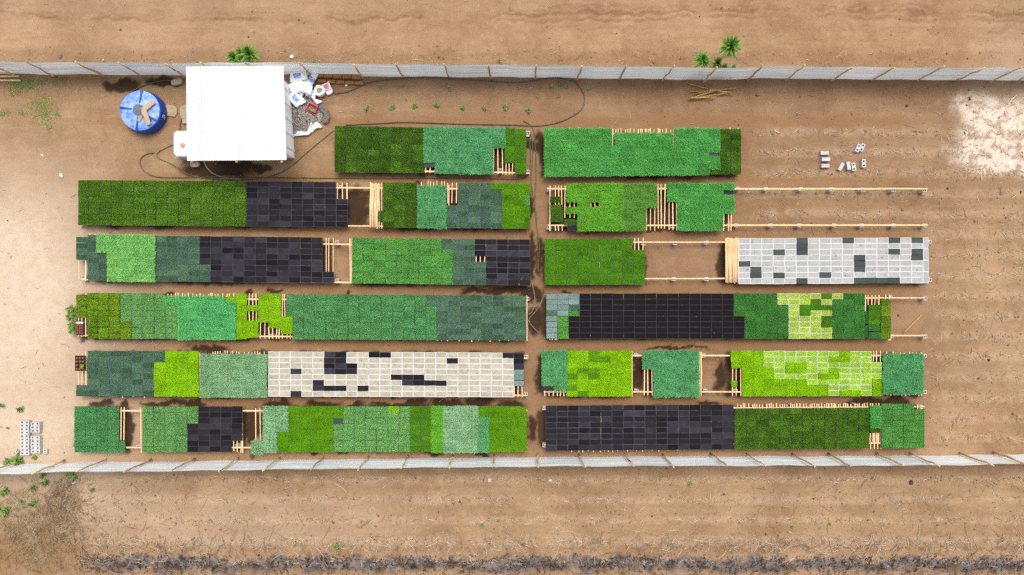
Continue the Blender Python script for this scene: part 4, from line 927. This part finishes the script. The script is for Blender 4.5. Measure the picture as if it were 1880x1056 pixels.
# ------------------------------------------------------------------ water tank with boards
def tank():
    c = W(258.5, 201.5, .62); base = Vector((c.x * 1.008 + .12, c.y * 1.0 - .05, 0))
    root = empty('water_tank', base); tag(root, 'round blue plastic water tank with boards on its dusty lid', 'water tank')
    m = MB(); m.lathe([(1.0, -.02), (1.03, .05), (1.04, .16), (1.02, .3), (1.04, .42), (1.01, .56), (.985, .64)], 56); body = m.build('body', M['tank'], root, smooth=True)
    m = MB(); m.lathe([(.985, .636), (.97, .67), (.62, .72), (.30, .755), (.28, .756)], 56); top = m.build('top', M['tanktop'], root, smooth=True)
    m = MB(); m.lathe([(.27, .75), (.27, .80), (.22, .81), (.05, .815)], 32); m.build('hatch', M['hatchm'], top, smooth=True)
    for a in (83, 172, 262, 328):
        m = MB(); t = math.radians(a); d = Vector((math.cos(t), math.sin(t), 0)); q = Vector((-d.y, d.x, 0))
        pts = [d * .33 + q * .02, d * .33 - q * .02, d * .96 - q * .06, d * .96 + q * .06]
        zz = (.762, .762, .682, .682)
        m.add([(p.x, p.y, z) for p, z in zip(pts, zz)] + [(p.x, p.y, z + .03) for p, z in zip(pts, zz)], [(0, 1, 2, 3)[::-1], (4, 5, 6, 7), (0, 1, 5, 4), (1, 2, 6, 5), (2, 3, 7, 6), (3, 0, 4, 7)]); m.build('rib', M['tank'], top)
    # worn white mark on the side of the tank
    m = MB()
    for (z, a0, w) in ((.22, -19, 7), (.29, -17, 10), (.36, -15, 6), (.43, -17, 9)):
        n = 6; vs = []
        for i in range(n + 1):
            t = math.radians(a0 + w * i / n)
            for zz, r in ((z, 1.05), (z + .045, 1.05)): vs.append((r * math.cos(t), r * math.sin(t), zz + .02 * math.sin(i * 2.0)))
        m.add(vs, [(2 * i, 2 * i + 2, 2 * i + 3, 2 * i + 1) for i in range(n)])
    o = m.build('side_mark', M['foam'], body); s_ = o.modifiers.new('thickness', 'SOLIDIFY'); s_.thickness = .006
    m = MB(); m.tube([(-.0, .0, .80), (.3, -.45, .80), (.55, -.35, .79), (.62, -.55, .76)], .025); m.build('strap', M['hose'], root, smooth=True)
    def board(x0, y0, x1, y1, w, z0, z1, lab):
        a, b = W(x0, y0, z0), W(x1, y1, z1); d = b - a; mid = (a + b) / 2
        k = MB(); k.box((0, 0, 0), (d.length, w, .03)); o = k.build('wooden_board', M['board'], None, mid, (0, -math.asin((z1 - z0) / d.length), math.atan2(d.y, d.x)))
        tag(o, lab, 'board', 'boards on the water tank')
    board(263, 205, 254, 223, .17, .80, .76, 'short tan board on the water tank, underneath the other two')
    board(262, 203, 283, 186, .23, .845, .79, 'tan board on the water tank slanting towards the shed')
    board(264, 201, 273, 229, .23, .875, .80, 'tan board on the water tank reaching its lower edge')
M['hatchm'] = solid('hatch_grey', lin(96, 108, 116), lin(70, 80, 88), .6, scale=6)
tank()

# ------------------------------------------------------------------ white tote by the shed, stones, gravel, sacks
def tote():
    p = W(338, 264, .95); root = empty('liquid_tote', (p.x, p.y, 0)); tag(root, 'white caged liquid tote half under the shed roof edge', 'tote')
    m = MB(); vs = []
    w, l, h = .52, .62, .98; ch = .14
    def ring(w, l, z): return [(-w + ch, -l, z), (w - ch, -l, z), (w, -l + ch, z), (w, l - ch, z), (w - ch, l, z), (-w + ch, l, z), (-w, l - ch, z), (-w, -l + ch, z)]
    rr = [ring(w - .03, l - .03, .1), ring(w, l, .16), ring(w, l, h - .06), ring(w - .05, l - .05, h)]
    for r in rr: vs += r
    fs = [tuple(range(8))[::-1], tuple(range(24, 32))] + [(a * 8 + i, a * 8 + (i + 1) % 8, a * 8 + 8 + (i + 1) % 8, a * 8 + 8 + i) for a in range(3) for i in range(8)]
    m.add(vs, fs); bottle = m.build('bottle', M['whiteplastic'], root)
    m = MB(); m.lathe([(.11, h - .002), (.11, h + .05), (.09, h + .06)], 20, c=(-.05, -.08, 0)); m.build('cap', M['pinkcap'], bottle, smooth=True)
    W2, L2 = w + .03, l + .03
    for z in (.2, .5, .8):
        m = MB(); m.tube([(-W2, -L2, z), (W2, -L2, z), (W2, L2, z), (-W2, L2, z), (-W2, -L2 + .05, z)], .014); m.build('cage_bar', M['galv'], root)
    for (x, y) in ((-W2, -.5), (-W2, 0), (-W2, .5), (W2, -.5), (W2, .5), (-.3, -L2), (.3, -L2), (-.3, L2), (.3, L2)):
        m = MB(); m.tube([(x * 1.03, y * 1.03, .1), (x * 1.03, y * 1.03, .9)], .014); m.build('cage_bar', M['galv'], root)
    m = MB(); m.box((0, 0, .05), (1.1, 1.3, .1)); m.build('pallet', M['wood'], root)
tote()

def rock(px, py, dx, dy, dz, a, label, cat, mat='stone', name='stone_slab', group=None, z=0):
    m = MB(); n = 9; t = [2 * math.pi * i / n for i in range(n)]
    rr = [R.uniform(.85, 1.1) for _ in t]
    sq = lambda v: math.copysign(abs(v) ** .55, v)
    vs = []
    for s_, zz in ((.97, 0), (1.0, .6), (.9, 1.0)):
        vs += [(sq(math.cos(x)) * dx / 2 * r * s_, sq(math.sin(x)) * dy / 2 * r * s_, zz * dz) for x, r in zip(t, rr)]
    fs = [tuple(range(n))[::-1], tuple(range(2 * n, 3 * n))] + [(k * n + i, k * n + (i + 1) % n, (k + 1) * n + (i + 1) % n, (k + 1) * n + i) for k in range(2) for i in range(n)]
    m.add(vs, fs); p = W(px, py, z + dz); return tag(m.build(name, M[mat], None, (p.x, p.y, z), (0, 0, a)), label, cat, group)
rock(313, 204, .72, .58, .06, -.3, 'grey flat slab on soil between water tank and shed', 'slab')
rock(324, 150, .58, .32, .18, .15, 'tan block of stone in the shade below the top fence', 'stone', name='stone_block')
rock(357, 301, .46, .34, .2, 0, 'tan block of stone in front of the shed eave', 'stone', name='stone_block')
rock(338, 206, .5, .75, .12, .05, 'tan rounded slab half under the shed roof edge', 'slab')
rock(341, 222, .4, .25, .16, .05, 'small tan block beside the shed wall above the white tote', 'stone', name='stone_block')
for r_ in range(2):
    for i in range(5 - r_ * 0):
        x, y = (586 + i * 17 + r_ * 4, 137.5 + r_ * 10.5 + i * .9)
        m = MB(); m.box((0, 0, 0), (.42, .24 if r_ == 0 else .15, .14)); p = W(x, y, .2)
        tag(m.build('adobe_brick', M['adobe'], None, (p.x, p.y, .07 if r_ else .21), (0, 0, R.uniform(-.06, .06))), f"brown earth brick in the pile below the top fence, {('upper', 'lower')[r_]} row, {ORD[i]} from the sacks", 'brick', 'earth bricks piled below the fence')
        if r_ == 0:
            pass
for i in range(5):
    m = MB(); m.box((0, 0, 0), (.43, .25, .138)); p = W(587 + i * 17, 138.5 + i * .9, .06)
    tag(m.build('adobe_brick', M['adobe'], None, (p.x, p.y, .069), (0, 0, R.uniform(-.03, .03))), f"brown earth brick underneath the upper row of the pile, {ORD[i]} from the sacks", 'brick', 'earth bricks piled below the fence')

def sack(px, py, dx, dy, dz, a, z, mat, label, tx=0):
    m = MB(); nu, nv = 18, 12; vs = []; sd = R.uniform(0, 50)
    sg = lambda v, e: math.copysign(abs(v) ** e, v)
    for j in range(nv + 1):
        ph = -math.pi / 2 + math.pi * j / nv
        for i in range(nu):
            th = 2 * math.pi * i / nu
            x = sg(math.cos(th), .4) * sg(math.cos(ph), .5); y = sg(math.sin(th), .4) * sg(math.cos(ph), .5); zz = sg(math.sin(ph), .9)
            w = 1 + .13 * math.sin(th * 3 + sd) + .08 * math.sin(th * 5 + ph * 3 + sd * 2)
            edge = 1 - .55 * max(abs(x), abs(y)) ** 2.5
            vs.append((x * dx / 2 * w, y * dy / 2 * w, zz * dz / 2 * edge * (1 + .25 * math.sin(x * 5 + sd) * math.cos(y * 4 + sd))))
    fs = [(j * nu + i, j * nu + (i + 1) % nu, (j + 1) * nu + (i + 1) % nu, (j + 1) * nu + i) for j in range(nv) for i in range(nu)]
    m.add(vs, fs); p = W(px, py, z); return tag(m.build('woven_sack', M[mat], None, (p.x, p.y, z), (tx, R.uniform(-.1, .1), a), True), label, 'sack', 'woven sacks heaped beside the shed')
sack(547, 141, .85, .5, .34, .08, .45, 'sackblue', 'white sack with blue print at the top of the heap, nearest the fence')
sack(572, 147, .36, .78, .3, -.55, .35, 'sackblue', 'narrow blue printed sack standing slanted beside the earth bricks')
sack(545, 160, .8, .55, .34, .5, .40, 'sackplain', 'plain white sack in the middle of the heap beside the shed wall')
sack(562, 162, .62, .6, .4, -.3, .42, 'sackplain', 'plain white crumpled sack beside the open sack')
sack(544, 182, .8, .56, .3, -.75, .30, 'sackblue', 'white sack with blue print lying lowest against the shed wall')
sack(572, 173, .42, .5, .3, 1.2, .25, 'sackblue', 'small white and blue sack beneath the open sack')
sack(555, 168, .5, .36, .25, .9, .22, 'sackplain', 'small plain white sack underneath the middle of the heap')
sack(601, 162, .58, .42, .2, -1.1, .15, 'sackred', 'white sack with red print lying flat on soil by the hose')
def open_sack():
    m = MB(); m.lathe([(.20, 0), (.26, .08), (.27, .3), (.25, .38), (.19, .40), (.15, .36), (.14, .25), (.02, .24)], 22)
    for i, v in enumerate(m.v):
        t = math.atan2(v[1], v[0]); k = 1 + .06 * math.sin(3 * t + v[2] * 5) + .04 * math.sin(7 * t); m.v[i] = (v[0] * k, v[1] * k, v[2])
    p = W(586, 166, .35); root = m.build('open_sack', M['sackplain'], None, (p.x, p.y, 0), smooth=True)
    tag(root, 'round open white sack with rolled rim and dark contents', 'sack')
    k = MB(); k.lathe([(.138, .252), (.1, .27), (.03, .275)], 16); k.build('contents', M['stone'], root, smooth=True)
open_sack()
def crate():
    p = W(574, 199, .2); root = empty('red_crate', (p.x, p.y, .05), -.45); tag(root, 'small red plastic crate tipped on the gravel heap', 'crate')
    m = MB(); m.gridx([-.24, -.215, .215, .24], [-.17, -.145, .145, .17], {(1, 1)}, .02, .26); m.build('sides', M['red'], root)
    m = MB(); m.box((0, 0, .01), (.46, .32, .02)); m.build('bottom', M['red'], root)
    m = MB(); m.tube([(-.24, -.2, .18), (-.30, -.24, .2), (.3, -.24, .2), (.24, -.2, .18)], .018); m.build('handle', M['red'], root)
    m = MB(); m.box((.0, .19, .12), (.40, .22, .05)); m.build('lid', M['red'], root)
crate()
def gravel():
    n = 5200; a = NR.uniform(0, 6.28, n); r = np.sqrt(NR.random(n)); px = 558 + 34 * r * np.cos(a); py = 211 + 36 * r * np.sin(a); k = (px > 539); px, py, r = px[k], py[k], r[k]; n = len(px)
    P = to_w(px, py); z = .16 * (1 - r ** 2) * (.6 + .8 * fbm(px / 8, py / 8, 7)); s_ = NR.gamma(2, .009, n) + .012
    o = np.array([(1, 0, 0), (0, 1, 0), (-1, 0, 0), (0, -1, 0), (0, 0, 1), (0, 0, -1)], float)
    v = o[None] * s_[:, None, None] * NR.uniform(.7, 1.3, (n, 6, 1)); v = v + np.concatenate([P, z[:, None] + .01], 1)[:, None, :]
    t = np.array([(0, 1, 4), (1, 2, 4), (2, 3, 4), (3, 0, 4), (1, 0, 5), (2, 1, 5), (3, 2, 5), (0, 3, 5)]); f = (t[None] + 6 * np.arange(n)[:, None, None]).reshape(-1, 3)
    tag(link('gravel', npmesh('gravel', v.reshape(-1, 3), f, M['pebble'])), 'heap of grey gravel spread beside the shed wall', 'gravel', kind='stuff')
gravel()
def sheet(px, label, name, mat, z=.06, amp=.05, cat='sheet'):
    """A creased cloth: px is a list of cross lines ((x,y),(x,y)) from end to end."""
    m = MB(); nw = 6; vs = []; n = 0
    c = W(*px[0][0])
    for a, b in zip(px, px[1:] ):
        for t in (0, .34, .67):
            p0 = W(a[0][0] * (1 - t) + b[0][0] * t, a[0][1] * (1 - t) + b[0][1] * t); p1 = W(a[1][0] * (1 - t) + b[1][0] * t, a[1][1] * (1 - t) + b[1][1] * t)
            for j in range(nw + 1):
                p = p0.lerp(p1, j / nw) - c; vs.append((p.x, p.y, z + amp * (math.sin(j * 1.9 + n * .8) + R.uniform(-.4, .8)))); 
            n += 1
    I = lambda i, j: i * (nw + 1) + j
    fs = [(I(i, j), I(i + 1, j), I(i + 1, j + 1), I(i, j + 1)) for i in range(n - 1) for j in range(nw)]
    m.add(vs, fs); o = m.build(name, M[mat], None, (c.x, c.y, 0), smooth=True); s_ = o.modifiers.new('thickness', 'SOLIDIFY'); s_.thickness = .008
    tag(o, label, cat)
sheet([((583, 192), (588, 203)), ((596, 189), (592, 206)), ((604, 204), (595, 210)), ((607, 216), (595, 216)), ((604, 226), (594, 225)), ((598, 229), (596, 228))], 'grey shade cloth strip curved around the gravel heap', 'shade_cloth', 'cloth', .14)
sheet([((576, 184), (584, 194)), ((584, 185), (587, 193)), ((594, 188), (590, 192)), ((595, 189), (593, 190))], 'white plastic flap between the red crate and the grey cloth', 'plastic_flap', 'whiteplastic', .25, .03)
sheet([((539, 243), (540, 251)), ((552, 242), (553, 250)), ((564, 243), (567, 249)), ((571, 232), (578, 240)), ((574, 222), (582, 237)), ((586, 227), (586, 236)), ((592, 232), (591, 236)), ((593, 234), (592, 235))], 'long torn white and blue sack edging the gravel heap', 'torn_sack', 'sackblue', .1, .05, 'sack')

# ------------------------------------------------------------------ hoses
def hose(pts, r, label, mat='hose', z=.03):
    P = [W(x, y, z) for x, y in pts]; P = [P[0]] + P + [P[-1]]; out = []
    for i in range(1, len(P) - 2):
        for k in range(6):
            t = k / 6; a, b, c, d = P[i - 1], P[i], P[i + 1], P[i + 2]
            out.append(.5 * ((2 * b) + (c - a) * t + (2 * a - 5 * b + 4 * c - d) * t * t + (3 * b - a - 3 * c + d) * t ** 3))
    out.append(P[-2]); m = MB(); m.tube(out, r, 6); return tag(m.build('hose', M[mat], None, smooth=True), label, 'hose')
hose([(613, 172.5), (640, 168), (662, 158), (690, 149), (740, 144), (800, 143), (860, 146), (930, 151), (965, 150), (1005, 143.5), (1030, 143), (1052, 149), (1066, 162), (1073, 180), (1068, 200), (1048, 215), (1020, 226), (995, 230.5), (975, 231), (930, 229), (860, 228), (800, 226), (740, 224.5), (690, 227), (635, 229.5)], .026, 'long dark hose looping in the top yard from the sacks to the topmost left bed')
hose([(613, 239), (590, 258), (560, 283), (535, 305), (505, 321), (470, 328), (425, 331), (385, 328), (350, 322), (312, 300), (293, 292), (288, 283), (296, 276), (318, 265)], 0.018, 'greyish hose running from the white tote past the shed front to the topmost left bed', 'hosegreen')
hose([(374, 296), (380, 308), (392, 319), (410, 326), (430, 329)], .032, 'pale hose hanging out of the shed eave onto wet soil', 'hosepale')
hose([(283, 281), (268, 283), (258, 292), (258, 304), (268, 317), (290, 325), (330, 326), (400, 325), (500, 326), (600, 327), (700, 328), (800, 327), (900, 328), (950, 329), (968, 322), (974, 300), (972, 250)], .022, 'thin green hose lying straight along the lane above the second left bed', 'hosegreen')
hose([(225, 183), (240, 170), (262, 158), (290, 150), (330, 146), (345, 145)], .024, 'dark hose running from the water tank behind the shed')
hose([(960, 222), (972, 228), (979, 238), (982, 260), (984, 300), (983, 345), (982, 380), (986, 420), (990, 450), (989, 480), (988, 500)], .02, 'green hose running down the central lane, the longer strand', 'hosegreen')
hose([(970, 240), (976, 252), (978, 275), (977, 300), (975, 335), (981, 370), (985, 400), (987, 440), (987, 500)], .018, 'green hose running down the central lane, the inner strand', 'hosegreen')
hose([(975, 515), (979, 530), (982, 550), (978, 570), (970, 578)], .024, 'pale hose curling at the wet patch in the central lane', 'hosepale')
hose([(1000, 540), (992, 558), (985, 570), (972, 584), (972, 592), (980, 602), (990, 612)], .02, 'thin pale hose looping beside the fourth left bed', 'hosepale')
hose([(330, 238), (331, 226), (334, 215), (333, 205)], .03, 'short dark hose between the white tote and the tan slab')

# ------------------------------------------------------------------ plants
def rosette(n, ln, wd, lift, spread=1.35, lo=.25):
    az = NR.uniform(0, 6.28, n); ti = NR.uniform(lo, spread, n); V = []; F = []
    d = np.stack([np.cos(az) * np.sin(ti), np.sin(az) * np.sin(ti), np.cos(ti)], -1); q = np.stack([-np.sin(az), np.cos(az), np.zeros(n)], -1)
    L_ = ln * NR.uniform(.7, 1.1, n)
    vs = np.zeros((n, 7, 3)); prof = ((.06, .5), (.45, 1.0), (.8, .6))
    for s_, (t, w) in enumerate(prof):
        c = d * (L_ * t)[:, None]; c[:, 2] += lift - .35 * L_ * t * t * np.sin(ti)
        vs[:, 2 * s_] = c + q * wd * w / 2; vs[:, 2 * s_ + 1] = c - q * wd * w / 2
    c = d * L_[:, None]; c[:, 2] += lift - .35 * L_ * np.sin(ti); vs[:, 6] = c
    tr = np.array([(0, 1, 3), (0, 3, 2), (2, 3, 5), (2, 5, 4), (4, 5, 6)])
    return vs.reshape(-1, 3), (tr[None] + 7 * np.arange(n)[:, None, None]).reshape(-1, 3)

def yucca(px, py, h, ln, n, label, lean=(0, 0), dry=False):
    p = W(px, py, h); root = empty('yucca_plant', (p.x - lean[0], p.y - lean[1], 0)); tag(root, label, 'yucca', 'yucca plants beyond the top fence')
    m = MB(); m.tube([(0, 0, -.05), (lean[0] * .4, lean[1] * .4, h * .5), (lean[0], lean[1], h * .97)], [.085, .075, .07], 8); m.build('trunk', M['post'], root, smooth=True)
    v, f = rosette(n, ln, .075, 0, 1.75, .1); v += np.array([lean[0], lean[1], h]); link('crown', npmesh('crown', v, f, M['yucca'] if not dry else M['weed']), root)
yucca(430, 107, 1.2, .46, 80, 'low yucca rosette just behind the shed roof, left of a taller one')
yucca(458, 99, 1.5, .58, 110, 'big spiky yucca crown behind the shed roof edge')
yucca(444, 98, 1.3, .4, 60, 'smaller yucca crown squeezed between two others behind the shed')
yucca(1289.5, 110, 1.3, .5, 110, 'spiky yucca crown beyond the fence above the stick heap')
yucca(1342, 85, 2.0, .62, 140, 'tallest yucca crown on a visible bare trunk beyond the fence', (.12, .28))
yucca(1317, 117, .9, .36, 70, 'dark small yucca between the two large crowns at the fence')
yucca(1330, 124, .6, .3, 50, 'yellowish young yucca leaning over the fence top', dry=True)
yucca(1346, 125, .6, .26, 50, 'yellowish young yucca at the fence, below the tallest yucca', dry=True)

def plant(px, py, size, n, label, group, mat='weed', name='small_plant', cat='plant', z=0):
    vs, fs, off = [], [], 0
    k = max(1, n // 10)
    for _ in range(k):
        v, f = rosette(10, size * R.uniform(.6, 1.0), size * .3, R.uniform(.02, .1), 1.5, .3); v = v + np.array([R.uniform(-.5, .5) * size, R.uniform(-.5, .5) * size, 0]); vs.append(v); fs.append(f + off); off += len(v)
    p = W(px, py, z + .1); return tag(link(name, npmesh(name, np.concatenate(vs), np.concatenate(fs), M[mat]), None, (p.x, p.y, z)), label, cat, group)
for i, (x, y, s_) in enumerate(((673.5, 198, .16), (720, 197.5, .17), (761, 194, .17), (802, 194, .19), (848, 197, .16), (888, 197, .15), (930, 197.5, .19), (970, 202, .16))):
    plant(x, y, s_, 50, f'small green plant in the row above the topmost left bed, {ORD[i]} from the sacks', 'plants in a row above the topmost left bed')
for i, (x, y, s_) in enumerate(((699, 158, .13), (740, 158, .11), (825, 162, .15), (868, 158, .09), (908, 159, .12), (953, 161, .12), (992, 157, .1), (1012, 157, .13), (1028, 157, .14), (1042, 158, .13), (1082, 161, .14), (987, 178, .09), (1026, 177, .1))):
    plant(x, y, s_, 30, f'faint dark green weed in the shade strip below the top fence, {ORD[i]} from the shed', 'weeds below the top fence')
WD = [(16, 849, .34, 'left end of the bottom fence'), (30, 843, .36, 'yard side of the bottom fence left end'), (8, 905, .3, 'field edge below the fence, upper'), (5, 940, .36, 'field edge below the fence, lower'), (36, 752, .2, 'bare dust above the block stack'), (62, 839, .18, 'foot of the block stack'), (80, 870, .26, 'outer side of the bottom fence'), (80, 887, .24, 'brush corner, below the fence weed'), (59, 895, .2, 'brush corner, beside a pale clump'), (38, 922, .18, 'brush corner, far from the fence'), (60, 926, .22, 'brush corner, on pale soil'), (135, 880, .22, 'dry brown brush end'), (168, 901, .14, 'pale soil beside the brush'), (55, 1013, .12, 'lowest part of the brush'),
      (618, 1003, .2, 'straw line near the burnt strip'), (884, 965, .13, 'furrow straw in the bottom field'), (832, 925, .1, 'upper furrow of the bottom field'), (1268, 890, .13, 'soil just below the bottom fence'), (1525, 962, .1, 'furrow of the bottom field at far end'), (1455, 968, .09, 'furrow below the lime bed corner'), (222, 1018, .12, 'start of the burnt strip'), (193, 1004, .1, 'straw near the burnt strip start'), (916, 111, .1, 'litter line beyond the top fence'), (577, 114, .16, 'soil beyond the fence above the sacks'), (14, 786, .1, 'bare dust beside the block stack'), (2, 745, .14, 'edge of the bare dust')]
for x, y, s_, d in WD:
    plant(x, y, s_, 50, 'green weed clump at the ' + d, 'green weed clumps', name='weed_clump', cat='weed')
def grass_patch():
    P = []
    for (x, y, rx, ry, n) in ((42, 155, 24, 9, 420), (74, 195, 24, 18, 260), (78, 210, 14, 20, 160), (90, 234, 6, 6, 60), (9, 208, 9, 5, 60), (40, 208, 8, 5, 40), (112, 150, 8, 6, 60), (105, 210, 5, 7, 50), (24, 170, 10, 5, 40), (80, 150, 20, 4, 60), (130, 868, 8, 9, 140)):
        P.append(np.stack([NR.normal(x, rx * .55, n), NR.normal(y, ry * .55, n)], -1))
    P = np.concatenate(P); n = len(P); B = np.concatenate([to_w(P[:, 0], P[:, 1]), np.zeros((n, 1))], 1)
    B = np.repeat(B, 3, 0) + np.concatenate([NR.normal(0, .05, (3 * n, 2)), np.zeros((3 * n, 1))], 1); m = len(B)
    v, f = leaves(B, NR.uniform(0, 6.28, m), NR.uniform(.9, 1.5, m), NR.uniform(.05, .11, m), NR.uniform(.012, .022, m))
    tag(link('grass', npmesh('grass', v, f, M['grassleaf'])), 'sparse green grass growing in the dusty yard corner beside the top fence', 'grass', kind='stuff')
grass_patch()
# overgrown plants and potted seedlings at the left ends of two beds
for i, (x, y, s_) in enumerate(((133, 570, .30), (131, 583, .28), (133, 598, .28), (134, 608, .26))):
    o = plant(x, y, s_, 90, f'bushy overgrown green plant hanging off the left end of the fourth left bed, {ORD[i]} down', 'overgrown plants at the fourth left bed', name='bushy_plant', z=.3)
def potcrate(px, py, w, h, nx, ny, phrase, lime):
    p = W(px, py, .53); k = S * (H - .5) / H; root = empty('pot_crate', (p.x, p.y, .475)); tag(root, f'dark crate of little brown pots at the left end of the {phrase}', 'pot crate')
    m = MB(); X, Y = w * k / 2, h * k / 2; m.gridx([-X, -X + .015, X - .015, X], [-Y, -Y + .015, Y - .015, Y], {(1, 1)}, .012, .07); m.build('sides', M['black'], root)
    m = MB(); m.box((0, 0, .006), (2 * X, 2 * Y, .012)); m.build('bottom', M['black'], root)
    pm = MB(); pm.lathe([(.036, 0), (.05, .1), (.042, .1), (.04, .085), (.01, .09)], 12); pmesh = pm.mesh('flower_pot', [M['terracotta']], True)
    first = None
    for j in range(ny):
        for i in range(nx):
            x, y = -X + .03 + (2 * X - .06) * (i + .5) / nx, Y - .03 - (2 * Y - .06) * (j + .5) / ny
            o = link('flower_pot', pmesh, None, (p.x + x, p.y + y, .49), (0, 0, R.random() * 6))
            if j == 0 and not lime: o.data = PALE
            tag(o, f"{'pale' if (j == 0 and not lime) else 'brown'} little pot in the crate on the {phrase}, row {word(j + 1)}, column {word(i + 1)}", 'pot', f'little pots on the {phrase}')
    if lime:
        o = plant(px + 2, py + 7, .13, 40, 'lime green potted plant drooping over the crate on the fifth left bed', None, 'l_L', 'potted_plant', z=.58)
pp = MB(); pp.lathe([(.04, 0), (.052, .1), (.045, .1), (.042, .09), (.01, .095)], 12); PALE = pp.mesh('pale_pot', [M['whiteplastic']], True)
potcrate(147.5, 602, 15, 26, 3, 5, 'fourth left bed', False)
potcrate(147.5, 667, 19, 28, 3, 4, 'fifth left bed', True)

# ------------------------------------------------------------------ scraps of litter
for i, (x, y, w, h, d, mt) in enumerate(((78, 286, .2, .1, 'bare dust in the yard corner', 'whiteplastic'), (113, 322, .28, .16, 'dust beside the left end of second left bed', 'whiteplastic'), (536, 104, .25, .18, 'litter line beyond the fence above the sacks', 'whiteplastic'), (636, 157, .16, .16, 'soil below the earth bricks', 'whiteplastic'), (110, 103, .3, .2, 'litter line beyond the fence corner', 'cloth'), (190, 111, .16, .06, 'litter line beyond the top fence, yellow-tinged', 'wood'), (899, 882, .22, .14, 'straw below the bottom fence', 'whiteplastic'), (1010, 882, .18, .12, 'furrow straw below the bottom fence', 'foam'), (355, 989, .3, .1, 'straw line above the burnt strip', 'rimteal'), (1422, 243, .25, .08, 'soil above the loose blocks', 'stone'), (137, 886, .3, .08, 'brush end below the bottom fence', 'foam'), (1673, 886, .25, .25, 'field soil below the bottom fence, dark one', 'dark'))):
    m = MB(); n = 7; pts = [(w * .5 * math.cos(6.283 * k / n) * R.uniform(.6, 1.2), h * .5 * math.sin(6.283 * k / n) * R.uniform(.6, 1.2)) for k in range(n)]
    m.add([(a, b, 0) for a, b in pts] + [(a * .9, b * .9, R.uniform(.02, .06)) for a, b in pts] + [(0, 0, .07)], [tuple(range(n))[::-1]] + [(k, (k + 1) % n, n + (k + 1) % n, n + k) for k in range(n)] + [(n + k, n + (k + 1) % n, 2 * n) for k in range(n)])
    tag(m.build('litter_scrap', M[mt], None, W(x, y, .01), (0, 0, R.uniform(0, 3))), 'crumpled scrap of litter on the ' + d, 'scrap', 'scraps of litter')

# ------------------------------------------------------------------ camera, sky, sun
cam = bpy.data.cameras.new('camera'); co = bpy.data.objects.new('camera', cam); COL.objects.link(co)
co.location = (0, 0, H); co.rotation_euler = (0, 0, 0); cam.lens = 24; cam.sensor_width = 36; cam.clip_end = 2000; SC.camera = co
EL, AZ = math.radians(67), math.radians(12)         # sun high, from the top of the picture and a little to the right
w = bpy.data.worlds.new('World'); SC.world = w; w.use_nodes = True; nt = w.node_tree
sky = nt.nodes.new('ShaderNodeTexSky'); sky.sky_type = 'NISHITA'; sky.sun_disc = False; sky.sun_elevation = EL; sky.sun_rotation = AZ; sky.dust_density = 4.0; sky.ozone_density = .6
bw = nt.nodes.new('ShaderNodeRGBToBW'); nt.links.new(sky.outputs[0], bw.inputs[0]); nt.links.new(mixc(nt, .6, sky.outputs[0], bw.outputs[0]), nt.nodes['Background'].inputs['Color']); nt.nodes['Background'].inputs['Strength'].default_value = .15   # hazy white sky
sl = bpy.data.lights.new('sun', 'SUN'); sl.energy = 1.1; sl.angle = math.radians(28); sl.color = (1, .95, .87)
so = bpy.data.objects.new('sun', sl); COL.objects.link(so)
d = Vector((math.sin(AZ) * math.cos(EL), math.cos(AZ) * math.cos(EL), math.sin(EL)))
so.rotation_euler = d.to_track_quat('Z', 'Y').to_euler()
vs_ = SC.view_settings; vs_.view_transform = 'Standard'; vs_.look = 'None'; vs_.exposure = 0.98; vs_.gamma = 1
SC.render.engine = 'CYCLES'; SC.cycles.use_denoising = False; SC.cycles.denoiser = 'OPENIMAGEDENOISE'; SC.cycles.denoising_input_passes = 'RGB_ALBEDO_NORMAL'; SC.cycles.denoising_prefilter = 'ACCURATE'; SC.cycles.max_bounces = 6
